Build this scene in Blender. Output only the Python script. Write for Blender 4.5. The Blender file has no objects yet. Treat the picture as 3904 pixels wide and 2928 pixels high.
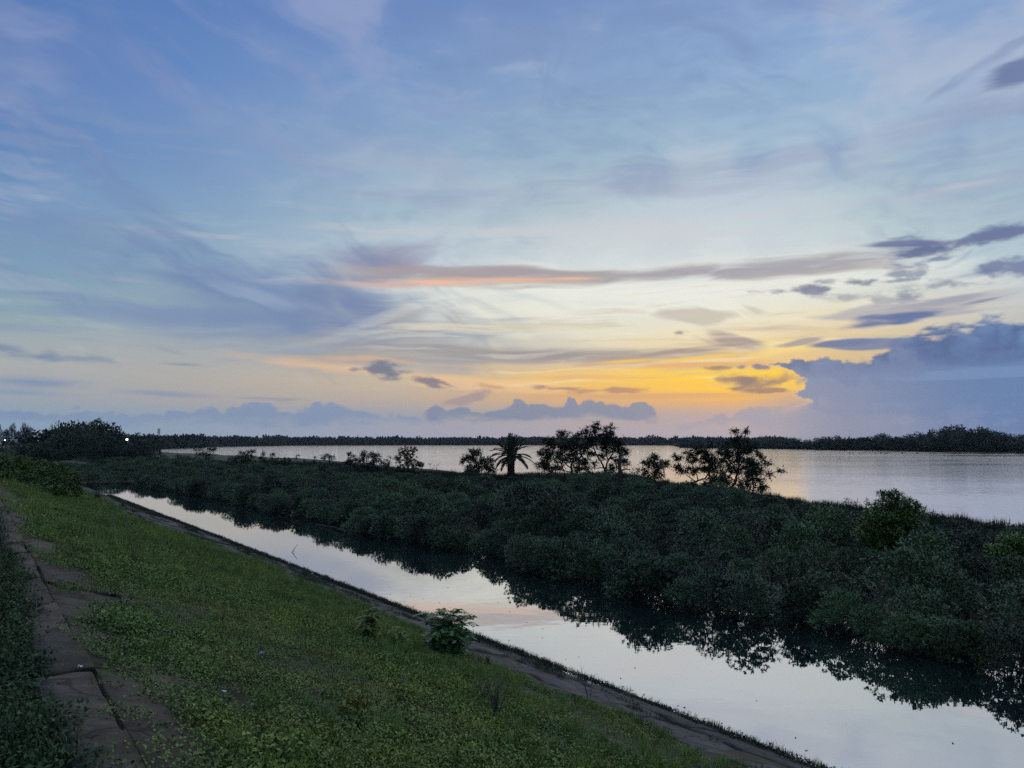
import bpy, math, random
import numpy as np
from mathutils import Vector, Matrix
R = math.radians
sc = bpy.context.scene
COL = sc.collection

# ---------------------------------------------------------------- camera
EYE = 4.6                       # metres above the water
FPX = 2933.0                    # focal length in photograph pixels (3904 x 2928)
PITCH = math.atan2(224.0, FPX)
cam_d = bpy.data.cameras.new('camera')
cam_d.sensor_fit = 'HORIZONTAL'; cam_d.sensor_width = 36.0
cam_d.lens = 36.0 * FPX / 3904.0
cam_d.clip_start = 0.1; cam_d.clip_end = 30000
cam = bpy.data.objects.new('camera', cam_d); COL.objects.link(cam)
cam.location = (0, 0, EYE); cam.rotation_euler = (R(90) + PITCH, 0, 0)
sc.camera = cam
sc.view_settings.view_transform = 'Standard'; sc.view_settings.look = 'None'
sc.view_settings.exposure = 0.0; sc.view_settings.gamma = 1.0
sc.view_settings.use_curve_mapping = False

def ray(px, py):
    cx = (px - 1952.0) / FPX; cy = (1464.0 - py) / FPX
    c, s = math.cos(PITCH), math.sin(PITCH)
    return Vector((cx, c - cy * s, s + cy * c))
def at_z(px, py, z=0.0):        # where the sight line meets the level z
    d = ray(px, py); k = (z - EYE) / d.z
    return Vector((d.x * k, d.y * k, z))
def at_d(px, py, dist):         # the point on the sight line at forward distance dist
    d = ray(px, py); k = dist / d.y
    return Vector((d.x * k, dist, EYE + d.z * k))
def azel(px, py):
    d = ray(px, py)
    return math.degrees(math.atan2(d.x, d.y)), math.degrees(math.atan2(d.z, math.hypot(d.x, d.y)))
def lin(c):
    return tuple(((v / 255.0) / 12.92 if v / 255.0 <= 0.04045 else ((v / 255.0 + 0.055) / 1.055) ** 2.4) for v in c)

# ---------------------------------------------------------------- sky
SUN_AZ, SUN_EL = azel(2880, 1500)
world = bpy.data.worlds.new('World'); sc.world = world; world.use_nodes = True
wt = world.node_tree; wt.nodes.clear()
def WN(kind, **kw):
    n = wt.nodes.new(kind)
    for k, v in kw.items(): setattr(n, k, v)
    return n
def put(sock, v):
    if isinstance(v, bpy.types.NodeSocket): wt.links.new(v, sock)
    else: sock.default_value = v
def M(op, a, b=None, c=None):
    n = WN('ShaderNodeMath', operation=op)
    put(n.inputs[0], a)
    if b is not None: put(n.inputs[1], b)
    if c is not None: put(n.inputs[2], c)
    return n.outputs[0]
def sstep(x, lo, hi, t0=0.0, t1=1.0, mode='LINEAR'):
    n = WN('ShaderNodeMapRange', interpolation_type=mode)
    for i, v in enumerate((x, lo, hi, t0, t1)): put(n.inputs[i], v)
    return n.outputs[0]
def mixc(f, a, b):
    n = WN('ShaderNodeMix', data_type='RGBA')
    put(n.inputs[0], f); put(n.inputs[6], a); put(n.inputs[7], b)
    return n.outputs[2]
tc = WN('ShaderNodeTexCoord')
sep = WN('ShaderNodeSeparateXYZ'); wt.links.new(tc.outputs['Generated'], sep.inputs[0])
AZ = M('DEGREES', M('ARCTAN2', sep.outputs[0], sep.outputs[1])); EL = M('DEGREES', M('ARCSINE', sep.outputs[2]))

# clear dusk sky: vertical colour ramps at several azimuths, blended
YS = (-700, 0, 300, 600, 850, 1000, 1100, 1200, 1300, 1380, 1450, 1520, 1580, 1640, 1690)
GRID = {
 -200: ((100, 134, 196), (86, 122, 192), (95, 131, 197), (103, 139, 198), (112, 148, 198), (124, 158, 195), (136, 166, 190), (148, 172, 187), (162, 174, 181), (168, 174, 178), (164, 170, 180), (150, 166, 188), (138, 162, 195), (136, 162, 200), (142, 166, 203)),
 700: ((104, 138, 200), (94, 130, 199), (105, 142, 206), (120, 153, 206), (136, 167, 205), (144, 173, 203), (148, 173, 195), (156, 174, 186), (168, 176, 181), (174, 176, 175), (176, 174, 170), (170, 168, 171), (150, 164, 187), (146, 165, 195), (150, 168, 200)),
 1500: ((108, 141, 202), (108, 140, 204), (124, 156, 210), (144, 171, 211), (166, 190, 215), (186, 203, 216), (198, 211, 213), (204, 210, 205), (198, 200, 193), (190, 185, 175), (204, 186, 162), (188, 174, 164), (160, 163, 174), (160, 166, 184), (166, 170, 188)),
 2200: ((114, 146, 205), (120, 149, 207), (138, 167, 213), (156, 183, 215), (186, 204, 220), (216, 225, 224), (235, 238, 229), (236, 236, 221), (228, 219, 196), (222, 199, 162), (238, 199, 124), (222, 178, 128), (174, 165, 168), (172, 168, 178), (178, 174, 186)),
 2800: ((118, 150, 208), (134, 162, 217), (148, 178, 223), (164, 191, 221), (202, 217, 225), (230, 236, 229), (242, 243, 230), (243, 239, 214), (240, 221, 176), (242, 205, 130), (255, 205, 76), (236, 178, 104), (182, 165, 166), (168, 166, 178), (168, 170, 188)),
 3250: ((120, 152, 210), (140, 169, 221), (148, 178, 223), (164, 192, 221), (192, 211, 223), (216, 227, 227), (228, 232, 217), (230, 218, 188), (226, 202, 156), (214, 188, 146), (186, 170, 156), (158, 160, 172), (142, 156, 182), (138, 155, 186), (144, 162, 192)),
 4000: ((120, 152, 208), (138, 165, 217), (142, 169, 215), (156, 184, 215), (172, 197, 219), (186, 203, 215), (194, 203, 207), (192, 196, 197), (178, 181, 188), (150, 162, 186), (124, 148, 188), (114, 144, 190), (112, 143, 190), (114, 145, 192), (122, 151, 196)),
}
def el_of(py): return azel(1952, py)[1]
E0, E1 = -8.0, 62.0
ns = WN('ShaderNodeTexNoise'); mp = WN('ShaderNodeMapping'); mp.inputs[3].default_value = (1.2, 1.2, 6.0)
wt.links.new(tc.outputs['Generated'], mp.inputs[0]); wt.links.new(mp.outputs[0], ns.inputs['Vector'])
ns.inputs['Scale'].default_value = 2.2; ns.inputs['Detail'].default_value = 2.0
EW = sstep(M('MULTIPLY_ADD', M('SUBTRACT', ns.outputs[0], 0.5), sstep(EL, 2.0, 16.0, 0.0, 3.5), EL), E0, E1)
def ramp(cols, cx):
    n = WN('ShaderNodeValToRGB'); n.color_ramp.interpolation = 'LINEAR'
    stops = sorted(((azel(cx, y)[1] - E0) / (E1 - E0), lin((c[0], c[1], c[2] * (0.955 if c[2] > c[0] + 30 else 1.0)))) for y, c in zip(YS, cols))
    stops.append((1.0, lin((112, 142, 200))))
    e = n.color_ramp.elements
    e[0].position, e[0].color = stops[0][0], (*stops[0][1], 1)
    e[1].position, e[1].color = stops[-1][0], (*stops[-1][1], 1)
    for p, c in stops[1:-1]:
        k = e.new(p); k.color = (*c, 1)
    put(n.inputs[0], EW)
    return n.outputs[0]
gx = sorted(GRID)
col = ramp(GRID[gx[0]], gx[0])
for a, b in zip(gx, gx[1:]):
    col = mixc(sstep(AZ, azel(a, 1400)[0], azel(b, 1400)[0]), col, ramp(GRID[b], b))
# away from the afterglow the sky goes on as plain dusk blue
away = WN('ShaderNodeValToRGB'); e = away.color_ramp.elements
e[0].position, e[0].color = 0.0, (*lin((140, 154, 186)), 1); e[1].position, e[1].color = 1.0, (*lin((112, 142, 200)), 1)
k = e.new(0.15); k.color = (*lin((126, 152, 196)), 1); k = e.new(0.4); k.color = (*lin((120, 148, 202)), 1)
put(away.inputs[0], sstep(EL, 0.0, 90.0))
col = mixc(sstep(M('ABSOLUTE', M('SUBTRACT', AZ, 10.0)), 50.0, 120.0, mode='SMOOTHSTEP'), col, away.outputs[0])

# ---- clouds: grown from fractal noise over azimuth / elevation, kept as one colour + cover map
A0, A1, B0, B1, STEP = -78.0, 82.0, -1.0, 58.0, 0.07
NX, NY = int((A1 - A0) / STEP), int((B1 - B0) / STEP)
ga, ge = np.meshgrid(np.linspace(A0, A1, NX, dtype=np.float32), np.linspace(B0, B1, NY, dtype=np.float32))
def lattice(x, y, seed):
    xi = np.floor(x).astype(np.int32); yi = np.floor(y).astype(np.int32)
    fx = (x - xi).astype(np.float32); fy = (y - yi).astype(np.float32)
    tab = np.random.RandomState(seed).rand(256, 256).astype(np.float32)
    u = fx * fx * fx * (fx * (fx * 6 - 15) + 10); v = fy * fy * fy * (fy * (fy * 6 - 15) + 10)
    x0 = xi & 255; x1 = (xi + 1) & 255; y0 = yi & 255; y1 = (yi + 1) & 255
    a = tab[y0, x0]; a = a + (tab[y0, x1] - a) * u
    b = tab[y1, x0]; b = b + (tab[y1, x1] - b) * u
    return (a + (b - a) * v) * 2 - 1
def fbm(x, y, seed, octv=6, gain=0.55, puff=False):
    s = np.zeros_like(x); amp = 1.0
    for o in range(octv):
        n = lattice(x, y, seed + o * 17)
        s += amp * ((2 * np.abs(n) - 1) if puff else n); amp *= gain
        x, y = x * 1.94 + 31.7, y * 1.94 + 11.3
    s -= s.mean(); return (s / s.std()).astype(np.float32)
def rot(x, y, deg, sx, sy):
    c, s = math.cos(R(deg)), math.sin(R(deg))
    return (x * c + y * s) * sx, (-x * s + y * c) * sy
w1 = fbm(ga * 0.11, ge * 0.16, 5, 3); w2 = fbm(ga * 0.13, ge * 0.15, 91, 3)
NZ = {
 'cum': fbm(ga * 0.55 + w1 * 0.1, ge * 0.75 + w2 * 0.1, 3, 6, 0.55, True),
 'str': fbm(*rot(ga + w1 * 0.9, ge + w2 * 0.16, 1, 0.085, 0.95), 23, 6, 0.56),
 'wsp': fbm(*rot(ga + w1 * 0.8, ge + w2 * 0.55, -24, 0.12, 0.62), 57, 6, 0.55),
 'up': fbm(*rot(ga + w1 * 0.8, ge + w2 * 0.5, 16, 0.11, 0.6), 77, 6, 0.55),
 'frag': fbm(ga * 0.34 + w1 * 0.12, ge * 1.05 + w2 * 0.10, 131, 7, 0.62),
 'fine': fbm(*rot(ga + w1 * 0.5, ge + w2 * 0.10, 1, 0.15, 2.3), 211, 5, 0.6),
 'big': fbm(ga * 0.07 + w2 * 0.2, ge * 0.16 + w1 * 0.2, 41, 5, 0.55),
}
prgb = np.zeros((NY, NX, 3), np.float32); pal = np.zeros((NY, NX), np.float32)
def ss(x, lo, hi):
    t = np.clip((x - lo) / (hi - lo), 0, 1); return t * t * (3 - 2 * t)
def lay(a, c, sl=(slice(None), slice(None))):
    """put a layer of cover a and colour c over what is there"""
    a = np.clip(a, 0, 1)
    c = np.asarray(lin(c) if not isinstance(c, np.ndarray) else c, np.float32)
    prgb[sl] = prgb[sl] * (1 - a[..., None]) + c * a[..., None]
    pal[sl] = pal[sl] * (1 - a) + a
def blob(px, py, rx, ry, rt, c, op, nz='cum', amp=0.4, lo=-0.15, hi=0.75):
    """one cloud: an ellipse broken up by noise"""
    a, e_ = azel(px, py); k = 0.0195; rx *= k; ry *= k
    ext = 1.0 + 2.6 * amp
    hx = ext * (abs(rx * math.cos(R(rt))) + abs(ry * math.sin(R(rt)))); hy = ext * (abs(rx * math.sin(R(rt))) + abs(ry * math.cos(R(rt))))
    i0, i1 = [int(np.clip((v - B0) / STEP, 0, NY)) for v in (e_ - hy, e_ + hy)]
    j0, j1 = [int(np.clip((v - A0) / STEP, 0, NX)) for v in (a - hx, a + hx)]
    if i1 <= i0 or j1 <= j0: return
    sl = (slice(i0, i1), slice(j0, j1))
    x, y = rot(ga[sl] - a, ge[sl] - e_, rt, 1 / rx, 1 / ry)
    m = 1 - np.sqrt(x * x + y * y) + amp * NZ[nz][sl]
    lay(op * ss(m, lo, hi), c, sl)
front = ss(-np.abs(ga - 5), -75, -50)
# thin veils high up
hi_el = ss(ge, 6, 18) * front
lay(hi_el * 0.14 * ss(NZ['up'] * 0.6 + NZ['big'] * 0.6, 0.2, 2.2), (196, 204, 224))
lay(hi_el * 0.16 * ss(NZ['wsp'] * 0.7 + NZ['big'] * -0.5, 0.3, 2.2), (120, 140, 184))
mid_el = ss(ge, 3, 8) * ss(-ge, -26, -13) * front
lay(mid_el * 0.36 * ss(NZ['str'], 0.3, 2.2), (160, 168, 186))
lay(mid_el * 0.16 * ss(-NZ['str'] + 0.5 * NZ['wsp'], 0.6, 2.4), (222, 224, 220))
mott = NZ['big'] * 0.7 + NZ['frag'] * 0.35 + NZ['str'] * 0.4
rt_side = ss(ga, -22, 4) * front * ss(ge, 9, 15)
lay(rt_side * 0.26 * ss(mott, -0.4, 1.8), (196, 204, 216))
lay(hi_el * 0.24 * ss(-mott, 0.2, 2.0), (118, 142, 186))
lay(hi_el * 0.16 * ss(NZ['big'] * 0.8 + NZ['wsp'] * 0.5, 0.1, 1.8), (160, 174, 204))
# rosy and slate wisps in the upper sky
for p in ((250, 330, 420, 300, 70, (152, 152, 188), 0.40, 'wsp', 0.45), (1230, 520, 420, 190, -20, (166, 170, 202), 0.38, 'wsp', 0.5),
          (1690, 620, 150, 110, 50, (182, 178, 204), 0.5, 'wsp', 0.5), (1950, 130, 800, 170, -6, (162, 168, 206), 0.45, 'big', 0.5),
          (2960, 60, 260, 130, 35, (116, 136, 184), 0.62, 'wsp', 0.4), (430, 700, 420, 70, -42, (104, 126, 176), 0.5, 'wsp', 0.5),
          (3560, 540, 520, 110, -4, (132, 152, 192), 0.7, 'str', 0.55), (3300, 600, 300, 60, 8, (132, 150, 190), 0.5, 'up', 0.55), (2950, 600, 900, 34, 4, (136, 154, 190), 0.6, 'str', 0.5),
          (2150, 745, 560, 55, 2, (146, 156, 192), 0.75, 'str', 0.5), (2800, 700, 620, 34, 4, (152, 166, 196), 0.55, 'str', 0.5), (1250, 200, 500, 120, -25, (128, 150, 200), 0.4, 'wsp', 0.5),
          (3720, 740, 380, 100, 0, (126, 146, 186), 0.65, 'str', 0.55), (2750, 850, 760, 70, 0, (196, 202, 210), 0.5, 'str', 0.6), (2350, 900, 700, 40, 2, (214, 214, 214), 0.5, 'str', 0.5),
          (600, 480, 700, 60, -38, (122, 146, 196), 0.35, 'wsp', 0.5), (1500, 380, 700, 60, -18, (146, 168, 208), 0.4, 'wsp', 0.5), (200, 860, 500, 60, -10, (106, 134, 184), 0.5, 'str', 0.5)):
    blob(*p[:6], p[6] * (0.34 if p[0] < 1800 else 0.6), *p[7:], -0.6, 1.7)
blob(2750, 800, 1500, 300, 2, (204, 213, 222), 0.36, 'big', 0.3, -0.2, 1.2)
blob(2300, 930, 1000, 90, 1, (210, 214, 218), 0.45, 'str', 0.45, -0.3, 1.2)
# bright wash round the afterglow
blob(2500, 1120, 1250, 130, 0, (243, 243, 232), 0.65, 'str', 0.35, -0.2, 1.0)
blob(2050, 1215, 700, 70, 0, (234, 233, 216), 0.5, 'str', 0.35, -0.2, 1.0)
# swirling blue-grey cloud, left of the middle
for p in ((1080, 1150, 640, 170, -10, (112, 136, 178), 0.85, 'big', 0.3), (1060, 1150, 620, 170, -10, (112, 136, 178), 0.5, 'wsp', 0.4), (700, 1235, 760, 85, -4, (122, 146, 184), 0.7, 'str', 0.4), (850, 1000, 560, 70, -26, (116, 140, 184), 0.6, 'wsp', 0.55),
          (1480, 1035, 210, 70, -4, (134, 142, 172), 0.9, 'up', 0.25), (1340, 1165, 200, 140, -16, (114, 132, 172), 0.9, 'big', 0.3), (1330, 1130, 180, 110, -22, (120, 138, 176), 0.5, 'wsp', 0.35), (1150, 1250, 500, 60, 0, (122, 142, 178), 0.7, 'str', 0.4),
          (1570, 1005, 140, 60, 16, (150, 146, 170), 0.7, 'up', 0.5), (1400, 960, 200, 40, -42, (124, 142, 180), 0.55, 'wsp', 0.6),
          (480, 975, 90, 26, -14, (108, 130, 174), 0.7, 'wsp', 0.5), (700, 1065, 200, 26, -12, (110, 134, 178), 0.5, 'str', 0.5),
          (1535, 1255, 80, 62, 40, (164, 164, 168), 0.75, 'up', 0.5), (1690, 1240, 46, 26, 20, (172, 170, 170), 0.6, 'wsp', 0.6),
          (1400, 1305, 480, 46, 3, (168, 170, 172), 0.65, 'str', 0.45), (1100, 1335, 560, 34, -3, (158, 167, 176), 0.6, 'str', 0.45)):
    blob(*p[:6], p[6] * 0.85, *p[7:], -0.45, 1.25)
for p in ((1130, 1165, 170, 26, -10, (188, 202, 214), 0.6, 'wsp', 0.45), (1000, 1135, 150, 22, -14, (176, 194, 214), 0.5, 'wsp', 0.45),
          (1520, 1190, 140, 16, 20, (230, 231, 222), 0.75, 'up', 0.4), (1320, 1285, 190, 13, 12, (216, 221, 217), 0.7, 'up', 0.35), (1620, 1150, 120, 12, 6, (232, 232, 222), 0.6, 'str', 0.4),
          (1400, 1262, 120, 8, 16, (146, 152, 170), 0.7, 'up', 0.4), (1560, 1205, 130, 10, 24, (170, 172, 178), 0.6, 'up', 0.45)):
    blob(*p[:6], p[6] * 0.34, *p[7:], -0.4, 1.2)
# grey band with its lit underside
blob(2420, 1052, 1080, 36, 0, (168, 164, 168), 0.95, 'str', 0.3, -0.1, 0.9)
blob(1830, 1035, 430, 28, -2, (168, 158, 164), 0.85, 'str', 0.3, -0.1, 0.9)
blob(2900, 1022, 520, 28, 2, (168, 168, 178), 0.85, 'str', 0.35, -0.1, 0.9)
blob(1850, 1074, 480, 15, 1, (232, 188, 166), 0.6, 'str', 0.25, -0.1, 0.9)
for p in ((1680, 1078, 130, 8, 0, (250, 196, 162)), (1960, 1066, 150, 7, 0, (252, 184, 150)), (2180, 1062, 110, 7, 0, (252, 190, 152)), (1470, 1088, 200, 12, 0, (212, 180, 172))):
    blob(*p, 0.8, 'str', 0.22, -0.2, 1.1)
# warm light low down, with soft grey bars in it
for p in ((2450, 1430, 700, 32, 0, (252, 204, 112), 0.65, 'str', 0.4), (2790, 1445, 440, 62, 0, (255, 210, 66), 0.9, 'str', 0.25), (2600, 1475, 480, 36, 0, (252, 198, 92), 0.6, 'str', 0.4),
          (1650, 1440, 560, 28, -5, (246, 202, 152), 0.7, 'str', 0.35), (1250, 1400, 420, 24, -6, (226, 188, 156), 0.5, 'str', 0.4), (2950, 1330, 260, 30, 0, (255, 222, 120), 0.6, 'str', 0.35)):
    blob(*p, -0.2, 0.9)
for p in ((2000, 1358, 760, 42, -1, (160, 154, 156), 1.0, 'str', 0.2), (2400, 1376, 320, 20, 0, (172, 156, 150), 0.85, 'str', 0.3),
          (1560, 1368, 420, 36, 0, (166, 166, 168), 0.8, 'str', 0.25), (2780, 1228, 480, 30, -5, (206, 192, 172), 0.85, 'str', 0.4),
          (2700, 1205, 150, 20, 0, (192, 184, 174), 0.7, 'wsp', 0.5), (3000, 1255, 400, 26, -3, (204, 186, 168), 0.85, 'str', 0.4),
          (2815, 1312, 150, 24, -10, (168, 152, 150), 0.95, 'wsp', 0.35), (2620, 1338, 190, 9, 5, (166, 148, 146), 0.9, 'str', 0.35),
          (2200, 1248, 560, 14, 0, (214, 205, 182), 0.75, 'str', 0.45), (2700, 1388, 440, 15, 0, (228, 172, 122), 0.8, 'str', 0.4), (2350, 1300, 500, 10, 0, (222, 204, 168), 0.6, 'str', 0.5),
          (3080, 1380, 220, 15, 0, (226, 174, 134), 0.7, 'str', 0.4), (2250, 1440, 420, 9, -1, (236, 182, 118), 0.6, 'str', 0.5), (1900, 1405, 400, 9, -3, (236, 180, 136), 0.6, 'str', 0.5), (2500, 1510, 600, 12, 0, (214, 164, 130), 0.7, 'str', 0.4)):
    blob(*p, -0.15, 0.9)
low = ss(ge, 3.0, 5.0) * ss(-ge, -14, -8) * ss(ga, -16, -6) * ss(-ga, -30, -22)
lay(low * 0.42 * ss(NZ['fine'] + 0.5 * NZ['str'], 0.5, 2.4), (196, 186, 172))
lay(low * 0.30 * ss(-NZ['fine'] + 0.4 * NZ['str'], 0.6, 2.4), (246, 242, 222))
blob(2400, 1378, 170, 9, 2, (255, 206, 90), 0.8, 'str', 0.3)
blob(2610, 1372, 160, 8, 4, (255, 205, 84), 0.85, 'str', 0.3)
# small dark scraps drifting in front
for p in ((1455, 1412, 62, 22, -6, (120, 126, 146), 0.95), (1350, 1411, 30, 10, 0, (138, 140, 154), 0.8), (1640, 1462, 60, 11, -16, (132, 126, 140), 0.9), (1700, 1466, 36, 7, -14, (138, 130, 138), 0.8),
          (1900, 1478, 70, 9, -8, (200, 150, 120), 0.7), (2060, 1478, 70, 9, -8, (170, 136, 128), 0.8), (2270, 1490, 150, 9, 0, (176, 138, 124), 0.85), (2150, 1484, 90, 8, -2, (168, 134, 126), 0.85),
          (1780, 1518, 100, 16, 14, (168, 152, 156), 0.9), (2855, 1462, 80, 20, -2, (162, 136, 122), 0.95), (2900, 1488, 130, 8, -3, (154, 128, 120), 0.9), (2850, 1452, 26, 13, 0, (140, 124, 124), 0.9),
          (2750, 1402, 50, 7, 0, (150, 126, 118), 0.85), (2595, 1272, 28, 10, 0, (144, 138, 146), 0.9), (3250, 1078, 90, 14, -3, (116, 126, 152), 0.85), (3110, 1106, 120, 14, -3, (108, 120, 150), 0.9),
          (3240, 1132, 150, 18, -8, (150, 156, 172), 0.7), (3430, 1072, 90, 8, 0, (126, 136, 160), 0.8), (3600, 1088, 180, 22, -2, (136, 146, 168), 0.75), (3510, 1042, 36, 16, 20, (136, 148, 172), 0.8),
          (3420, 1045, 32, 10, 0, (130, 140, 164), 0.8), (3080, 1440, 70, 16, 0, (170, 140, 118), 0.8)):
    blob(p[0], p[1], p[2] * 1.1, p[3] * 1.25, *p[4:], 'frag', 0.42, -0.15, 0.85)
for p in ((3560, 1158, 130, 12, 6, (134, 140, 164), 0.85), (3450, 1178, 480, 26, 3, (172, 172, 184), 0.7), (3750, 1148, 70, 6, 8, (132, 140, 164), 0.8), (3300, 1205, 300, 14, 2, (186, 180, 180), 0.6), (3650, 1195, 300, 16, 2, (160, 164, 182), 0.7)):
    blob(*p, 'str', 0.35, -0.1, 0.8)
# heavy violet-blue clouds, upper right
for p in ((3720, 912, 180, 28, 8, (104, 119, 158), 0.95, 'frag', 0.26), (3580, 945, 125, 42, 0, (101, 115, 154), 0.95, 'frag', 0.28), (3450, 930, 110, 12, -4, (104, 118, 158), 0.9, 'str', 0.35), (3820, 892, 110, 12, 2, (110, 124, 162), 0.9, 'str', 0.3),
          (3490, 872, 80, 10, -30, (120, 134, 174), 0.75, 'wsp', 0.3), (3480, 885, 70, 30, -20, (142, 152, 186), 0.5, 'wsp', 0.5), (3780, 945, 130, 30, 18, (132, 144, 180), 0.65, 'up', 0.5),
          (3890, 1028, 130, 38, 0, (108, 122, 160), 0.85, 'frag', 0.3), (3760, 1035, 110, 14, 6, (116, 130, 166), 0.8, 'str', 0.4), (3560, 990, 90, 14, 6, (124, 136, 170), 0.8, 'frag', 0.4),
          (3890, 268, 80, 34, 4, (92, 110, 156), 0.75, 'str', 0.35), (3850, 180, 150, 18, 22, (112, 132, 180), 0.4, 'up', 0.4)):
    blob(*p, -0.15, 0.75)
# low bars on the left
for p in ((20, 1330, 80, 24, -6, (124, 142, 170), 0.85, 'frag', 0.3), (190, 1352, 42, 26, 0, (126, 143, 170), 0.8, 'frag', 0.3), (330, 1368, 120, 17, -2, (130, 147, 172), 0.8, 'frag', 0.3),
          (90, 1374, 180, 12, 0, (142, 156, 176), 0.7, 'str', 0.4), (700, 1392, 110, 8, 0, (136, 147, 162), 0.8, 'str', 0.3), (650, 1340, 80, 12, -8, (150, 159, 168), 0.6, 'str', 0.4),
          (130, 1460, 200, 30, -2, (122, 146, 180), 0.85, 'str', 0.3), (80, 1502, 300, 20, 0, (130, 152, 186), 0.8, 'str', 0.3), (600, 1505, 300, 14, -2, (138, 152, 178), 0.8, 'str', 0.3),
          (980, 1520, 120, 9, 0, (148, 152, 168), 0.75, 'str', 0.4)):
    blob(*p, -0.25, 0.95)
def bank(top, base, fade, c, op, amp, soft=0.12):
    """a row of cumulus heads: bumpy top line over azimuth, soft flat base"""
    t = [azel(x, y) for x, y in top]
    line = np.interp(ga[0], [q[0] for q in t], [q[1] for q in t])[None, :] + amp * 0.3 * NZ['cum']
    m = ss(line - ge, 0, soft) * ss(ge + 0.22 * NZ['frag'], el_of(base) - fade, el_of(base) + fade) * ss(ga, t[0][0], t[0][0] + 0.8) * ss(-ga, -t[-1][0], -t[-1][0] + 0.5)
    lay(op * m, c)
bank([(-1500, 1560), (0, 1555), (300, 1562), (600, 1570), (640, 1548), (700, 1560), (830, 1556), (900, 1545), (960, 1532), (1040, 1550), (1180, 1556), (1205, 1528), (1255, 1526), (1280, 1550), (1350, 1552), (1500, 1572), (1700, 1590)],
     1612, 0.55, (126, 148, 182), 0.8, 0.6, 0.35)
bank([(1600, 1572), (1650, 1552), (1720, 1560), (1830, 1565), (1950, 1552), (1960, 1530), (2000, 1524), (2015, 1548), (2090, 1545), (2150, 1540), (2165, 1512), (2190, 1510), (2205, 1540), (2225, 1522), (2255, 1514), (2290, 1525), (2310, 1542), (2400, 1552), (2420, 1532), (2455, 1530), (2490, 1560), (2520, 1580)],
     1600, 0.42, (126, 141, 168), 0.9, 0.42, 0.2)
bank([(2560, 1605), (2720, 1590), (2760, 1572), (2800, 1582), (2850, 1556), (2900, 1545), (2960, 1556), (3020, 1545), (3080, 1530), (3300, 1530), (5200, 1530)],
     1628, 0.4, (148, 155, 178), 0.75, 0.5, 0.2)
# the big bank on the right with its lit, crumbling edge
tp = [azel(x, y) for x, y in ((2880, 1420), (2930, 1395), (3000, 1375), (3060, 1352), (3110, 1368), (3250, 1362), (3350, 1330), (3420, 1290), (3500, 1250), (3600, 1238), (3700, 1240), (3800, 1226), (3880, 1222), (4200, 1230), (6500, 1300))]
lf = ss(-ga, -azel(3450, 1300)[0], -azel(3150, 1300)[0])
topl = np.interp(ga[0], [q[0] for q in tp], [q[1] for q in tp])[None, :] + 0.20 * NZ['cum'] * (0.2 + 0.8 * lf) + 0.30 * NZ['frag'] * (1 - 0.6 * lf)
lp = sorted((azel(x, y)[1], azel(x, y)[0]) for x, y in ((3080, 1690), (3060, 1600), (3050, 1545), (3056, 1500), (3062, 1470), (3070, 1450), (3030, 1425), (2960, 1405), (2900, 1390), (2880, 1370), (2870, 1300)))
leftl = np.interp(ge[:, 0], [q[0] for q in lp], [q[1] for q in lp])[:, None] + (0.30 * NZ['cum'] + 0.30 * NZ['frag']) * ss(ge, 1.5, 3.0)
lsoft = 1.0 + 26.0 * ss(-ge, -el_of(1530), -el_of(1640))
edge = np.minimum(topl - ge, (ga - leftl + 2.2 * ss(-ge, -el_of(1530), -el_of(1640))) / lsoft)
f = ss(ga, azel(3050, 1500)[0], azel(3800, 1500)[0])[..., None]
bc = np.array(lin((128, 144, 174)), np.float32) * (1 - f) + np.array(lin((97, 130, 176)), np.float32) * f
f = (ss(ge, el_of(1480), el_of(1380)) * np.clip(0.72 - 0.4 * (NZ['cum'] * 0.6 + NZ['big'] * 0.5), 0, 1))[..., None]
bc = bc * (1 - f) + np.array(lin((82, 107, 154)), np.float32) * f
f = (0.22 * ss(NZ['str'], 0.0, 2.0))[..., None]
bc = bc * (1 - f) + np.array(lin((124, 150, 190)), np.float32) * f
near = ss(-np.hypot(ga - azel(3000, 1460)[0], (ge - el_of(1460)) * 1.6), -4.5, -0.8)
rim = (ss(edge, -0.16, 0.02) * (1 - ss(edge, 0.02, 0.22)) * near)
lay(0.85 * rim, (255, 206, 128))
lit = (0.14 * ss(NZ['cum'] + 0.4 * NZ['frag'], 0.1, 1.8) * ss(-edge, -2.2, -0.1) * ss(edge, 0.0, 0.3))[..., None]
bc = bc * (1 - lit) + np.array(lin((164, 176, 200)), np.float32) * lit
lay(ss(edge, -0.04, 0.22 + 0.35 * (1 - lf)) * front, bc)
for p in ((3330, 1236, 190, 24, 5, (98, 118, 164), 0.95, 'str', 0.3), (3450, 1222, 120, 20, 8, (98, 118, 164), 0.95, 'str', 0.3), (3190, 1312, 90, 13, 2, (106, 122, 160), 0.95, 'str', 0.3),
          (3270, 1322, 150, 20, -1, (110, 128, 166), 0.9, 'str', 0.3), (3060, 1305, 70, 11, 8, (150, 146, 156), 0.8, 'str', 0.4), (2885, 1400, 34, 12, 0, (134, 130, 146), 0.95, 'cum', 0.35), (2830, 1398, 30, 12, 0, (134, 130, 146), 0.9, 'cum', 0.35),
          (3700, 1430, 460, 14, 0, (118, 147, 190), 0.6, 'str', 0.4), (3300, 1415, 200, 40, 0, (112, 132, 172), 0.6, 'cum', 0.4)):
    blob(*p, -0.1, 0.6)
fade = ss(ga, A0, A0 + 22) * ss(-ga, -A1, -A1 + 22) * ss(-ge, -B1, -B1 + 14)
prgb *= fade[..., None]; pal *= fade
cmap = bpy.data.images.new('cloud_cover', NX, NY, alpha=True, float_buffer=True)
cmap.colorspace_settings.name = 'Non-Color'; cmap.alpha_mode = 'CHANNEL_PACKED'
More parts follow.
